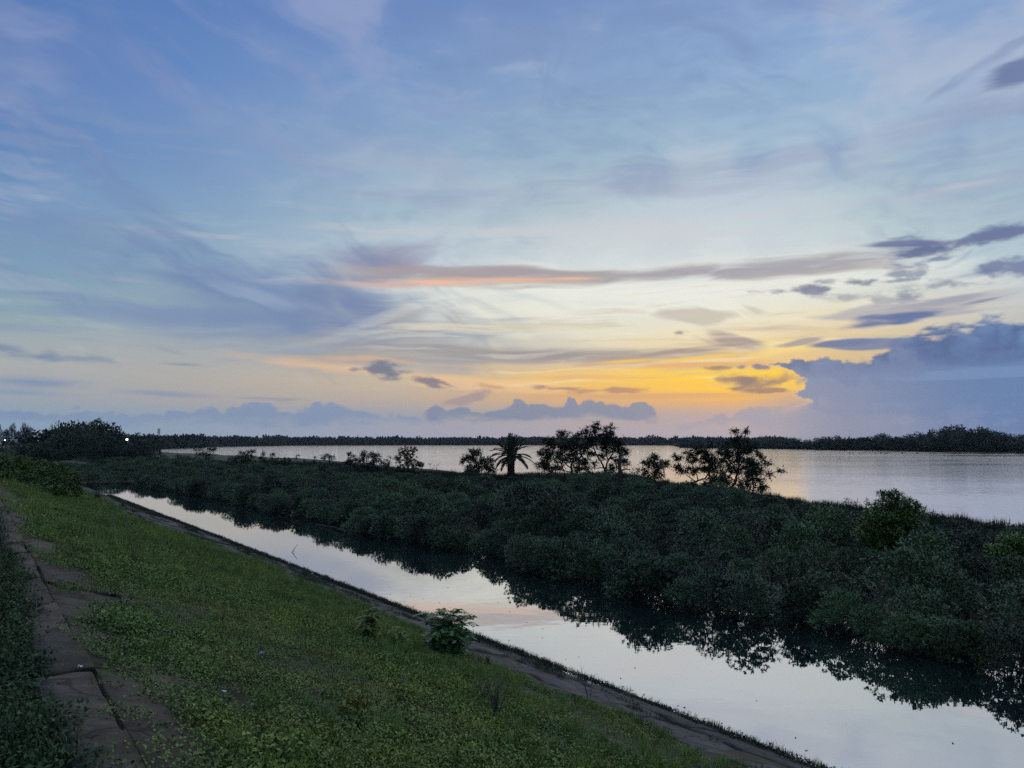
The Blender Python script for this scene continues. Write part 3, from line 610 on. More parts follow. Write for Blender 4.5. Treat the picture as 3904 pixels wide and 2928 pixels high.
def edge_list(pxs):             # photo points on the slope -> (s, t) pairs sorted along the dike
    return [np.array(v) for v in zip(*sorted(st(on_slope(x, y)) for x, y in pxs))]
# how far the bare concrete shows below the coping
BS, BT = edge_list([(68, 1905), (172, 2040), (290, 2128), (409, 2190), (470, 2290), (380, 2318), (430, 2372), (530, 2425), (380, 2480), (370, 2530), (530, 2624), (640, 2704), (840, 2764), (830, 2838), (800, 2925)])
LS_, LT_ = edge_list([(330, 1890), (482, 1966), (689, 2049), (1000, 2157), (1207, 2248), (1482, 2345), (1900, 2538), (2045, 2600), (2170, 2649), (2334, 2721), (2551, 2803), (2696, 2866), (2830, 2925)])
r = random.Random(4)
cope_m = [slab_mesh(60 + i, 12, 6, 0.018, 0.005, 0.2 if i == 2 else 0) for i in range(5)]
for me in cope_m: me.materials.append(MAT['coping'])
s = -5.0; k = 0
while s < 46:
    L = r.uniform(1.0, 1.9) if s < 18 else r.uniform(2.2, 3.2)
    place('coping_slab', cope_m[k % 5], s + L / 2, -0.06 + r.uniform(-0.025, 0.025), CREST + r.uniform(-0.025, 0.02), L - r.uniform(0.012, 0.045), 0.33 + r.uniform(-0.03, 0.02), False, tilt=(r.uniform(-0.035, 0.035), r.uniform(-0.014, 0.014)))
    s += L; k += 1
pan_m = [slab_mesh(20 + i, 10, 8, 0.02, 0.008) for i in range(6)]
for me in pan_m: me.materials.append(MAT['panel'])
for row, (t0, t1) in enumerate(((0.104, 0.90), (0.915, 1.75), (1.765, 2.7))):
    s = -5.0 + 0.5 * row
    while s < 34:
        L = r.uniform(1.5, 2.4)
        tm = (t0 + t1) / 2
        if t0 > float(np.interp(s + L / 2, BS, BT)) + 0.5: s += L; continue
        place('panel', pan_m[r.randrange(6)], s + L / 2, tm, CREST - FALL * tm - 0.005 + r.uniform(-0.02, 0.012), L - 0.022, (t1 - t0 - 0.014) * math.sqrt(1 + FALL ** 2), True, tilt=(r.uniform(-0.012, 0.012), r.uniform(-0.01, 0.01)))
        s += L
wet_m = [slab_mesh(40 + i, 12, 9, 0.02, 0.012) for i in range(6)]
for me in wet_m: me.materials.append(MAT['wet'])
for row, (t0, t1) in enumerate(((4.6, 5.85), (5.88, 7.1), (7.13, 8.3), (8.33, 9.7))):
    s = -9.0 + 0.7 * row
    while s < 52:
        L = r.uniform(1.8, 2.8); tm = (t0 + t1) / 2
        place('panel', wet_m[r.randrange(6)], s + L / 2, tm + r.uniform(-0.03, 0.03), CREST - FALL * tm + 0.0 + r.uniform(-0.045, 0.03), L - 0.03, (t1 - t0 - 0.02) * math.sqrt(1 + FALL ** 2), True, tilt=(r.uniform(-0.025, 0.03), r.uniform(-0.012, 0.012)))
        s += L

# ---------------------------------------------------------------- creeping cover on the slope
def patch_mesh(seed, n, rad, ll, hgt, stem=False, tiltr=0.5):
    global rng
    keep = rng; rng = np.random.RandomState(seed)
    m = MB(); a = rng.rand(n) * 6.283; rr = rad * np.sqrt(rng.rand(n))
    b = np.c_[rr * np.cos(a), rr * np.sin(a), hgt * rng.rand(n) ** 1.3 * (1 - 0.5 * (rr / rad) ** 2)]
    az = rng.rand(n) * 6.283; el = rng.normal(0.25, tiltr, n)
    m.leaves(b, np.c_[np.cos(az) * np.cos(el), np.sin(az) * np.cos(el), np.sin(el)], ll * rng.uniform(0.6, 1.3, n), ll * 0.62 * rng.uniform(0.7, 1.2, n), 0.2, np.tile((0, 0, 1.0), (n, 1)))
    me = m.mesh('patch'); rng = keep; return me
def tuft_mesh(seed, n, rad, hgt, wid, spread=0.45):
    r_ = np.random.RandomState(seed); V = []; q = []
    for i in range(n):
        a, rr = r_.rand() * 6.283, rad * math.sqrt(r_.rand()); b = np.array((rr * math.cos(a), rr * math.sin(a), 0))
        az = r_.rand() * 6.283; h = hgt * r_.uniform(0.5, 1.1); le = spread * r_.rand(); w = np.array((-math.sin(az), math.cos(az), 0)) * wid
        d = np.array((math.cos(az), math.sin(az), 0)); c = b + d * h * le * 0.35 + (0, 0, h * 0.6); e_ = b + d * h * le * 1.1 + (0, 0, h * (1 - 0.3 * le))
        k_ = len(V); V += [b - w, b + w, c + w * 0.8, c - w * 0.8, e_ + w * 0.1, e_ - w * 0.1]; q += [(k_, k_ + 1, k_ + 2, k_ + 3), (k_ + 3, k_ + 2, k_ + 4, k_ + 5)]
    return mesh_np('tuft', V, q)
def bare_top(s): return np.interp(s, BS, BT, BT[0], 0.8)
def cover_low(s): return np.interp(s, LS_, LT_)
pats = [patch_mesh(100 + i, 120, 0.24, 0.028, 0.06) for i in range(4)] + [patch_mesh(110 + i, 80, 0.22, 0.040, 0.13, tiltr=0.7) for i in range(2)] + [tuft_mesh(120 + i, 30, 0.10, 0.17, 0.003) for i in range(3)]
cov = [proto('p', me, MAT['cover'] if i < 6 else MAT['grass']) for i, me in enumerate(pats)]
def cover_points(n, smin, smax, tmin, tmax):
    return rng.uniform(smin, smax, n), rng.uniform(tmin, tmax, n)
P, SC, IX = [], [], []
for smin, smax, dens, scl in ((-9, 14, 95, 0.80), (14, 32, 42, 1.15), (32, 62, 16, 1.8), (62, 110, 5.0, 3.0)):
    n = int((smax - smin) * 7.2 * dens); s_, t_ = cover_points(n, smin, smax, 0.0, 7.2)
    wob = 0.35 * vnoise(s_ * 1.1, t_ * 1.1, 21); clump = vnoise(s_ * 0.45, t_ * 0.45, 31)
    lim = cover_low(s_) + 0.5 * vnoise(s_ * 0.8, t_ * 0.8, 41)
    stray = rng.rand(n) < 0.07 + 0.24 * (vnoise(s_ * 1.7, t_ * 1.7, 87) > 0.45)
    ok = ((t_ > bare_top(s_) + wob * 0.8) | (stray & (t_ > 0.14))) & (t_ < lim) & (rng.rand(n) < 0.85 + 0.4 * clump) 
    s_, t_, cl = s_[ok], t_[ok], clump[ok]; z = np.maximum(slope_z(s_, t_), CREST - FALL * t_ + 0.005)
    X = C0.x + DIR.x * s_ + NRM.x * t_; Y = C0.y + DIR.y * s_ + NRM.y * t_
    P.append(np.c_[X, Y, z]); SC.append(scl * rng.uniform(0.7, 1.25, len(s_)) * (1 + 0.22 * np.clip(cl, -1, 1)))
    g = (rng.rand(len(s_)) < 0.10 + 0.45 * ss(t_, 3.0, 5.5) + 0.25 * ss(s_, 8, 20)); up = rng.rand(len(s_)) < 0.25
    IX.append(np.where(g, rng.randint(6, 9, len(s_)), np.where(up, rng.randint(4, 6, len(s_)), rng.randint(0, 4, len(s_)))))
Pp = np.concatenate(P); n = len(Pp)
def slope_tilt(n, land=None):
    a = Matrix.Rotation(math.atan(FALL), 3, DIR); out = np.zeros((n, 3), np.float32)
    if (a @ Vector((NRM.x, NRM.y, 0))).z > 0: a = Matrix.Rotation(-math.atan(FALL), 3, DIR)
    for i in range(n):
        m_ = Matrix.Rotation(rng.rand() * 6.283, 3, 'Z') @ Matrix.Rotation(rng.normal(0, 0.10), 3, 'X')
        out[i] = (m_ if land is not None and land[i] else a @ m_).to_euler('XYZ')
    return out
tl = slope_tilt(n)
scatter('ground_cover', Pp, rng.rand(n) * 6.283, np.concatenate(SC), np.concatenate(IX), cov, 'low green creepers and grass covering the dike slope', tilt=tl)
# the land side of the coping, overgrown
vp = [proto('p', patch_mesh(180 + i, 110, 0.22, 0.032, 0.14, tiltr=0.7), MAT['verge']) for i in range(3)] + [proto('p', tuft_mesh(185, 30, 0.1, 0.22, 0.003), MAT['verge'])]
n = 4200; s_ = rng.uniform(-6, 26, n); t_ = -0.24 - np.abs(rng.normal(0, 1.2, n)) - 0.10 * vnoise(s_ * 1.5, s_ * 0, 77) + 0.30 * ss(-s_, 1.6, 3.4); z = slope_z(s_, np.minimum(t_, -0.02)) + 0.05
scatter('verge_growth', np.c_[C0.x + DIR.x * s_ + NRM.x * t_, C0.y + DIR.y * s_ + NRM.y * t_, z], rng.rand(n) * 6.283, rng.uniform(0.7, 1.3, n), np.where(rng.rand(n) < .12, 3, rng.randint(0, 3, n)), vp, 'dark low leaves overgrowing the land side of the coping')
# dark weed on the wet concrete and along the water's edge
wp = [proto('p', patch_mesh(140 + i, 60, 0.20, 0.035, 0.05, tiltr=0.7), MAT['moss']) for i in range(3)] + [proto('p', tuft_mesh(145 + i, 22, 0.12, 0.14, 0.004, 0.8), MAT['moss']) for i in range(2)]
n = 9000; s_ = rng.uniform(-9, 70, n); t_ = np.where(rng.rand(n) < 0.42, TW - 0.10 + rng.normal(0, 0.14, n), rng.uniform(5.4, 9.2, n))
band = vnoise(s_ * 0.28 , t_ * 1.5, 51) + 0.7 * np.exp(-((t_ - 8.2) / 0.45) ** 2)
ok = (np.abs(t_ - TW + 0.1) < 0.35) | (band > 0.72); s_, t_ = s_[ok], t_[ok]; n = len(s_)
X = C0.x + DIR.x * s_ + NRM.x * t_; Y = C0.y + DIR.y * s_ + NRM.y * t_
scatter('bank_weed', np.c_[X, Y, CREST - FALL * t_ + 0.0], rng.rand(n) * 6.283, rng.uniform(0.4, 1.0, n) * (1 + 0.01 * np.clip(s_, 0, 60)), rng.randint(0, 5, n), wp, 'dark wet weed on the lower slope and water line', tilt=slope_tilt(n))

# ---------------------------------------------------------------- mangrove shrubs
def shrub_mesh(seed, n_ros=430, leaf=0.098):
    global rng
    keep = rng; rng = np.random.RandomState(seed); m = MB(); st_ = MB()
    domes = [((rng.uniform(-.35, .35), rng.uniform(-.35, .35), rng.uniform(0.75, 1.0)), rng.uniform(0.55, 0.8)) for _ in range(4)] + [((rng.uniform(-.75, .75), rng.uniform(-.75, .75), rng.uniform(.25, .6)), rng.uniform(.35, .5)) for _ in range(4)]
    w = np.array([d[1] ** 2 for d in domes]); w /= w.sum()
    for k_ in range(n_ros):
        c, r_ = domes[rng.choice(8, p=w)]; u = unit(1)[0]
        if u[2] < -0.6: u[2] *= -1
        rad = r_ * rng.uniform(0.72, 1.08); p = np.array(c) + u * rad * np.array((1, 1, 0.8)); p[2] = max(p[2], rng.uniform(0.0, 0.2))
        nl = rng.randint(7, 12); az = rng.rand(nl) * 6.283; el = rng.normal(0.45, 0.4, nl)
        d = np.c_[np.cos(az) * np.cos(el), np.sin(az) * np.cos(el), np.sin(el)] + 0.55 * u
        m.leaves(np.repeat(p[None], nl, 0) + 0.02 * rng.normal(size=(nl, 3)), d, leaf * rng.uniform(0.7, 1.25, nl), leaf * 0.46 * rng.uniform(0.8, 1.2, nl), 0.12, np.tile((0, 0, 1.0), (nl, 1)))
    for c, r_ in domes:
        b = np.array((rng.normal(0, .12), rng.normal(0, .12), -0.35)); e_ = np.array(c)
        mid = (b + e_) / 2 + rng.normal(0, .06, 3); st_.tube([b, mid, e_], [0.028, 0.02, 0.012], 5)
        for _ in range(3): st_.tube([mid, e_ + unit(1)[0] * r_ * 0.8], [0.014, 0.006], 4)
    a, b = m.mesh('shrub_foliage'), st_.mesh('shrub_stems'); rng = keep
    a.materials.append(MAT['mangrove']); b.materials.append(MAT['bark'])
    return a, b
shrubs = [shrub_mesh(500 + i) for i in range(7)]
def poisson(n, smin, smax, dmin, seed, tin, tout):
    r_ = np.random.RandomState(seed); out = []; cell = {}
    for _ in range(n):
        s, u = r_.uniform(smin, smax), r_.rand(); a, b = tin(s), tout(s); t = a + (b - a) * u
        k_ = (int(s / dmin), int(t / dmin)); hit = False
        for i in (-1, 0, 1):
            for j in (-1, 0, 1):
                for q_ in cell.get((k_[0] + i, k_[1] + j), ()):
                    if (q_[0] - s) ** 2 + (q_[1] - t) ** 2 < dmin ** 2: hit = True
        if not hit: cell.setdefault(k_, []).append((s, t)); out.append((s, t))
    return out
near = poisson(12000, -16, 45, 1.24, 1, lambda s: creek_edge(s) + 0.45, lambda s: ridge_t(s) - 4.2)
far = poisson(14000, 45, 190, 1.45, 2, lambda s: creek_edge(s) + 0.5 if s < 95 else 10.0, lambda s: ridge_t(s) - (4.0 + 4.5 * min(max((s - 55) / 30, 0), 1)))
rw = sorted((at_z(x, y, z).x / at_z(x, y, z).y, at_z(x, y, z).y, z) for x, y, z in RIDGE); RAZ, RRY, RRZ = [np.array(v) for v in zip(*rw)]
rr_ = random.Random(8); front_row = [(s, float(creek_edge(s)) + rr_.uniform(0.15, 0.75)) for s in np.arange(-14, 95, 0.95)]
sh = []
for s, t in near + far + front_row:
    p = world_st(s, t, 0); z = float(island_z(np.array([s]), np.array([t]))[0]); d = p.y
    if d < 6 or abs(p.x) / max(d, 1) > 0.78: continue
    sc_ = (rng.uniform(1.1, 1.4) if rng.rand() < 0.2 else rng.uniform(0.6, 0.98)) * (1.0 if s < 55 else 0.95)
    if t - creek_edge(s) < 2.6: sc_ = rng.uniform(0.62, 0.95)
    lim = EYE - (EYE - float(np.interp(p.x / p.y, RAZ, RRZ))) * p.y / float(np.interp(p.x / p.y, RAZ, RRY))   # keeps the lake in view over the bushes
    sc_ = max(0.4, min(sc_, (lim + 0.02 - z) / 1.5))
    bump = 1 + 0.16 * float(vnoise(np.array([s * 0.18]), np.array([t * 0.18]), 61)[0])
    sh.append((d, p.x, p.y, max(z, -0.12), sc_ * min(bump, 1.0 if sc_ > 1 else 1.2), t - creek_edge(s), ridge_t(s) - t))
sh.sort(); NEAR_N = 300
for i, (d, x, y, z, sc_, te, tr_) in enumerate(sh[:NEAR_N]):
    f, g = shrubs[i % 7]; e_ = empty('mangrove_shrub', (x, y, z), rng.rand() * 6.283); e_.scale = (sc_, sc_, sc_ * rng.uniform(0.9, 1.15))
    tag(e_, *(('mangrove shrub in the front row overhanging the creek water', 'shrub', 'front-row mangroves along the creek') if te < 1.8 else ('mangrove shrub at the back of the island beside the grassy ridge', 'shrub', 'mangroves beside the ridge') if tr_ < 7.0 else ('low rounded mangrove shrub in the middle of the island thicket', 'shrub', 'mangroves in the middle of the island')))
    obj('foliage', f, None, e_); obj('stems', g, None, e_)
rest = np.array(sh[NEAR_N:]); n = len(rest)
scatter('mangrove_thicket', rest[:, 1:4], rng.rand(n) * 6.283, rest[:, 4], rng.randint(0, 7, n), [proto('p', f, None) for f, g in shrubs], 'dark mangrove thicket running back along the island')

# ---------------------------------------------------------------- trees shaped one by one
def sprays(m, c, out, n, ln, wd, droop):
    """a tuft of feathery compound leaves"""
    az = rng.rand(n) * 6.283; el = rng.normal(0.15, 0.55, n)
    d = np.c_[np.cos(az) * np.cos(el), np.sin(az) * np.cos(el), np.sin(el)] + 0.35 * out
    d /= np.linalg.norm(d, axis=1, keepdims=True); L = ln * rng.uniform(0.55, 1.15, n)
    b = np.repeat(np.asarray(c)[None], n, 0) + d * 0.03
    m.leaves(b, d, L * 0.6, wd * rng.uniform(0.7, 1.2, n), 0.05, np.tile((0, 0, 1.0), (n, 1)))
    d2 = d - np.array((0, 0, droop)); m.leaves(b + d * (L * 0.5)[:, None], d2, L * 0.6, wd * 0.85, 0.05, np.tile((0, 0, 1.0), (n, 1)))
def tree(name, label, cat, dist, base, limbs, blobs, dens, leaf, mat='feather', group=None, gap=0.0, thick=0.7, twig=0.012):
    """base: foot pixel; limbs: pixel polylines with radii in pixels; blobs: crown ellipses in pixels; leaf: (sprays per tuft, length, width, droop)"""
    k = dist / FPX; root = at_d(base[0], base[1], dist)
    e_ = tag(empty(name, root), label, cat, group)
    tr = MB(); nodes = []
    jy = {}
    for pts, r0, r1 in limbs:
        W = []
        for i, (x, y) in enumerate(pts):
            key = (x, y); jy.setdefault(key, 0.0 if i == 0 and key not in jy else rng.normal(0, 12 * k * min(i, 2)))
            W.append(at_d(x, y, dist) + Vector((0, jy[key], 0)) - root)
        fine = []
        for a, b in zip(W, W[1:]):
            for u in np.linspace(0, 1, 5)[:-1]: fine.append(a.lerp(b, u) + Vector(rng.normal(0, 0.9 * k, 3)) * (1 if len(fine) else 0))
        fine.append(W[-1]); tr.tube(fine, np.linspace(r0 * k, r1 * k, len(fine)), 6); nodes += [np.array(p) for p in fine[3:]]
    br = MB(); cr = MB(); tf = []
    for cx, cy, rx, ry in blobs:
        n = max(2, int(dens * rx * ry / 100.0)); c = np.array(at_d(cx, cy, dist) - root)
        for _ in range(n):
            u = unit(1)[0] * rng.rand() ** 0.4
            tf.append(c + u * np.array((rx * k, rx * k * thick, ry * k)))
    tf.sort(key=lambda p: p[2] + 0.3 * abs(p[0]))
    ND = [p for p in nodes]
    for p in tf:
        A = np.array(ND); dd = np.linalg.norm(A - p, axis=1) + 0.6 * np.maximum(0, A[:, 2] - p[2]); q_ = A[np.argmin(dd)]
        mid = (p + q_) / 2 + np.array((0, 0, -0.06 * np.linalg.norm(p - q_))); br.tube([q_, mid, p], [twig * 1.6, twig * 1.2, twig * 0.6], 4)
        ND.append(p)
        o_ = p - tf[0]; o_ = o_ / (np.linalg.norm(o_) + 1e-6)
        sprays(cr, p, o_, leaf[0], leaf[1], leaf[2], leaf[3])
    tr.build('trunk', MAT['bark'], e_); br.build('branches', MAT['bark'], e_); cr.build('crown', MAT[mat], e_)
    return e_
F = (16, 0.40, 0.092, 0.55)
tree('acacia_tree', 'broad feathery tree standing right beside the palm on the mound', 'tree', 66, (2182, 1812), [([(2182, 1812), (2178, 1780), (2184, 1745), (2170, 1700), (2150, 1668)], 5, 1.6), ([(2184, 1765), (2215, 1745), (2235, 1710)], 2.5, 1), ([(2178, 1785), (2130, 1750), (2090, 1720)], 2.5, 1), ([(2182, 1800), (2120, 1790), (2075, 1770)], 2, 0.8)],
     [(2150, 1662, 34, 16), (2195, 1672, 26, 14), (2100, 1690, 40, 18), (2150, 1700, 60, 22), (2205, 1712, 48, 26), (2085, 1735, 42, 24), (2140, 1742, 50, 26), (2200, 1755, 50, 26), (2068, 1770, 34, 22), (2110, 1785, 44, 18), (2215, 1785, 40, 18)], 3.8, F)
tree('acacia_tree', 'tallest feathery tree on the mound with forked trunk and open crown', 'tree', 65, (2312, 1812), [([(2312, 1812), (2306, 1790), (2290, 1765), (2272, 1738), (2262, 1700), (2258, 1660)], 5, 1.4), ([(2306, 1790), (2318, 1758), (2342, 1730), (2352, 1690)], 3.5, 1.2), ([(2300, 1783), (2262, 1786), (2248, 1765)], 2, 0.8), ([(2318, 1758), (2310, 1715), (2300, 1650)], 2.2, 0.8)],
     [(2238, 1645, 20, 14), (2278, 1634, 26, 18), (2322, 1642, 24, 20), (2215, 1660, 14, 8), (2262, 1668, 44, 18), (2318, 1672, 44, 22), (2350, 1690, 36, 20), (2270, 1700, 52, 18), (2335, 1715, 48, 18), (2255, 1735, 22, 14), (2300, 1740, 22, 14), (2350, 1755, 26, 18), (2375, 1725, 22, 16), (2330, 1785, 26, 16), (2380, 1765, 16, 14), (2265, 1770, 18, 10)], 3.8, F)
tree('acacia_tree', 'small feathery tree between the mound trees and the arched tree', 'tree', 60, (2495, 1852), [([(2495, 1852), (2496, 1820), (2500, 1780), (2505, 1745)], 3.5, 1), ([(2496, 1830), (2470, 1800), (2455, 1775)], 1.6, 0.7), ([(2540, 1850), (2534, 1810), (2532, 1770)], 1.2, 0.7)],
     [(2500, 1745, 22, 14), (2475, 1768, 28, 16), (2500, 1785, 30, 18), (2535, 1768, 22, 16), (2455, 1800, 22, 14), (2500, 1815, 34, 16), (2480, 1838, 30, 12), (2540, 1840, 22, 10)], 3.6, F)
tree('acacia_tree', 'spreading tree with a trunk arched low to the right over the water', 'tree', 57, (2627, 1862), [([(2627, 1862), (2634, 1842), (2655, 1832), (2685, 1822), (2710, 1795), (2725, 1760)], 4.5, 1.6), ([(2650, 1834), (2620, 1815), (2598, 1790), (2588, 1758)], 2.2, 0.8), ([(2655, 1832), (2648, 1790), (2640, 1750), (2660, 1715)], 2.2, 0.8)],
     [(2585, 1748, 20, 13), (2580, 1780, 16, 10), (2600, 1795, 26, 14), (2625, 1735, 24, 10), (2660, 1720, 26, 12), (2640, 1760, 24, 14), (2685, 1735, 30, 16), (2705, 1758, 44, 20), (2660, 1795, 40, 12), (2715, 1790, 46, 18), (2730, 1830, 44, 20), (2700, 1850, 30, 12), (2708, 1705, 12, 14)], 3.5, F)
tree('acacia_tree', 'tall feathery tree whose two top sprigs rise above the far treeline', 'tree', 55, (2785, 1865), [([(2785, 1865), (2800, 1840), (2812, 1800), (2818, 1750), (2815, 1700), (2800, 1650)], 5.5, 1.2), ([(2812, 1800), (2780, 1760), (2765, 1720)], 2.6, 1), ([(2818, 1750), (2845, 1730), (2868, 1715)], 2.2, 0.8), ([(2816, 1690), (2835, 1665), (2842, 1645)], 1.6, 0.7), ([(2745, 1858), (2752, 1810), (2745, 1770)], 2.5, 1)],
     [(2800, 1650, 11, 18), (2842, 1648, 13, 12), (2812, 1675, 28, 14), (2790, 1695, 34, 16), (2840, 1695, 30, 16), (2760, 1722, 34, 16), (2815, 1725, 50, 20), (2870, 1720, 26, 20), (2780, 1755, 48, 22), (2850, 1765, 46, 24), (2900, 1745, 18, 14), (2790, 1795, 50, 22), (2860, 1800, 40, 18), (2770, 1835, 44, 18), (2830, 1845, 34, 16), (2880, 1690, 12, 14)], 2.7, F)
tree('acacia_tree', 'slender tree at the ridge end with a lone branch reaching right', 'tree', 52, (2866, 1892), [([(2866, 1892), (2868, 1860), (2870, 1810), (2872, 1770)], 3.2, 1), ([(2868, 1845), (2905, 1825), (2940, 1805), (2965, 1795)], 1.6, 0.7), ([(2868, 1870), (2890, 1870), (2905, 1855)], 1.4, 0.7), ([(2840, 1935), (2858, 1912), (2864, 1885)], 3.0, 2.4)],
     [(2870, 1770, 26, 16), (2890, 1800, 24, 14), (2860, 1815, 22, 12), (2972, 1798, 18, 7), (2932, 1812, 14, 8), (2900, 1858, 26, 13), (2925, 1768, 14, 10), (2890, 1835, 26, 12), (2850, 1850, 14, 12)], 3.6, F)
S_ = (14, 0.40, 0.09, 0.5)
B_ = (18, 0.16, 0.085, 0.2)
tree('round_bush', 'rounded dark bush standing tallest left of the palm', 'bush', 74, (1560, 1822), [([(1560, 1822), (1558, 1780), (1555, 1740)], 4, 1.5)], [(1555, 1722, 40, 22), (1548, 1752, 46, 24), (1575, 1775, 38, 20), (1605, 1772, 16, 16), (1530, 1790, 30, 18), (1560, 1805, 40, 16)], 7.5, B_, 'feather', thick=0.9)
tree('small_tree', 'bushy small tree just left of the palm', 'tree', 72, (1825, 1830), [([(1825, 1830), (1820, 1790), (1808, 1750)], 4, 1.4), ([(1820, 1800), (1860, 1775)], 2, 1)], [(1808, 1732, 32, 16), (1790, 1755, 34, 18), (1850, 1760, 34, 18), (1820, 1785, 48, 20), (1870, 1790, 24, 18), (1800, 1812, 40, 16), (1865, 1815, 24, 12)], 6.0, S_)
tree('small_tree', 'leaning feathery tree with open crown near the rounded bush', 'tree', 90, (1405, 1800), [([(1405, 1800), (1400, 1765), (1395, 1740)], 3.5, 1.4), ([(1400, 1775), (1440, 1750)], 1.8, 0.8)], [(1395, 1735, 30, 13), (1430, 1738, 22, 12), (1380, 1755, 20, 12), (1440, 1760, 30, 15), (1400, 1775, 30, 14), (1465, 1772, 20, 13), (1425, 1790, 44, 10)], 6.5, S_)
tree('small_tree', 'small feathery tree left of the leaning open one', 'tree', 92, (1335, 1802), [([(1335, 1802), (1338, 1765), (1340, 1740)], 3, 1.2)], [(1338, 1738, 18, 12), (1350, 1758, 24, 14), (1325, 1765, 18, 12), (1345, 1782, 30, 12), (1310, 1785, 16, 10)], 6.5, S_)
tree('sapling', 'thin sapling beside the rounded bush', 'tree', 80, (1485, 1805), [([(1485, 1805), (1484, 1770), (1486, 1742)], 1.6, 0.7)], [(1486, 1745, 12, 10), (1480, 1765, 16, 14), (1490, 1785, 18, 12)], 4.0, (10, 0.25, 0.06, 0.3))
tree('small_tree', 'little flat-topped tree alone on a grassy knoll', 'tree', 112, (1250, 1775), [([(1250, 1775), (1252, 1758), (1246, 1748)], 3, 1.5)], [(1240, 1742, 20, 8), (1262, 1740, 18, 7), (1230, 1750, 12, 7), (1262, 1752, 14, 7)], 8, S_)
tree('sapling', 'small cone-shaped sapling left of the flat-topped tree', 'tree', 112, (1200, 1772), [([(1200, 1772), (1199, 1742)], 1.5, 0.7)], [(1199, 1748, 6, 8), (1200, 1760, 12, 8), (1206, 1766, 12, 5)], 9, (8, 0.3, 0.1, 0.3))
tree('sapling', 'tiny pale sapling on the low knoll', 'tree', 112, (1163, 1770), [([(1163, 1770), (1163, 1752)], 1.0, 0.6)], [(1163, 1755, 6, 7)], 12, (8, 0.25, 0.1, 0.3))
tree('sapling', 'spindly stem with two leaf tufts against the lake', 'tree', 112, (1130, 1770), [([(1130, 1770), (1131, 1750), (1136, 1738)], 0.8, 0.5)], [(1136, 1738, 8, 3), (1131, 1748, 6, 3)], 24, (8, 0.25, 0.1, 0.3))
tree('small_tree', 'open-crowned tree against the lake at the left end of the island', 'tree', 128, (785, 1765), [([(785, 1765), (784, 1735), (780, 1710)], 3, 1.2), ([(784, 1742), (805, 1722)], 1.5, 0.8)], [(775, 1700, 24, 10), (755, 1712, 18, 9), (800, 1712, 24, 10), (818, 1715, 12, 8), (780, 1728, 34, 11), (770, 1745, 24, 10), (800, 1740, 20, 10)], 7, S_)
tree('small_tree', 'low dark tree right of the open-crowned one by the lake', 'tree', 122, (930, 1772), [([(930, 1772), (935, 1750), (945, 1725)], 3, 1.4)], [(960, 1722, 16, 9), (935, 1728, 24, 11), (910, 1742, 26, 11), (950, 1745, 28, 13), (890, 1752, 22, 9), (930, 1760, 46, 10)], 9, S_)
tree('small_tree', 'upright little tree in the row along the lake shore', 'tree', 120, (1004, 1772), [([(1004, 1772), (1003, 1735)], 2, 1)], [(1003, 1732, 8, 9), (1000, 1750, 14, 9), (1010, 1762, 16, 8)], 11, S_)
tree('small_tree', 'pale rounded little tree in the shore row', 'tree', 120, (1040, 1772), [([(1040, 1772), (1040, 1740)], 2, 1)], [(1040, 1738, 11, 9), (1038, 1752, 12, 10)], 11, S_, 'mangrove')
tree('round_bush', 'dark rounded bush below the pale little tree', 'bush', 112, (1085, 1785), [([(1085, 1785), (1083, 1760)], 2.5, 1.5)], [(1080, 1755, 34, 12), (1060, 1768, 24, 12), (1100, 1772, 22, 12)], 12, (14, 0.2, 0.11, 0.2), 'feather', thick=0.9)
# bright green bushes at the right
W_ = (15, 0.20, 0.050, 0.5)
tree('green_bush', 'big bright green bush rising in front of the lake at right', 'bush', 27.5, (3400, 2110), [([(3400, 2110), (3395, 2030), (3400, 1950), (3415, 1895)], 9, 3), ([(3395, 2040), (3350, 1960), (3375, 1885)], 4, 1.5), ([(3400, 2000), (3470, 1950), (3500, 1930)], 4, 1.5)],
     [(3420, 1898, 34, 24), (3375, 1890, 22, 24), (3445, 1930, 52, 28), (3385, 1935, 60, 28), (3500, 1945, 28, 16), (3360, 1975, 80, 34), (3450, 1975, 74, 34), (3410, 2020, 110, 44), (3330, 2030, 70, 44), (3490, 2030, 66, 40), (3400, 2070, 120, 40)], 2.6, W_, 'green', thick=0.9)
tree('green_bush', 'bright green bush at the right edge below the lake ridge', 'bush', 23.5, (3870, 2230), [([(3870, 2230), (3865, 2150), (3860, 2080)], 8, 3)], [(3850, 2062, 36, 24), (3900, 2080, 50, 34), (3820, 2100, 60, 34), (3880, 2130, 80, 44), (3850, 2180, 100, 44), (3940, 2140, 50, 50)], 2.4, W_, 'green', thick=0.9)
for x, y, d, h, w in ((2070, 1858, 58, 40, 44), (2690, 1990, 38, 60, 80), (3010, 1985, 36, 70, 90), (2590, 1935, 46, 50, 60), (1900, 1900, 52, 50, 60)):
    tree('green_bush', 'mid green leafy bush standing out among the mangroves', 'bush', d, (x, y + h), [([(x, y + h), (x, y)], 4, 1.5)], [(x, y, w * 0.6, h * 0.5), (x - w * 0.3, y + h * 0.4, w * 0.6, h * 0.5), (x + w * 0.35, y + h * 0.4, w * 0.6, h * 0.5)], 3.4, (14, 0.17, 0.06, 0.3), 'mangrove', 'leafy bushes among the mangroves', thick=0.9)
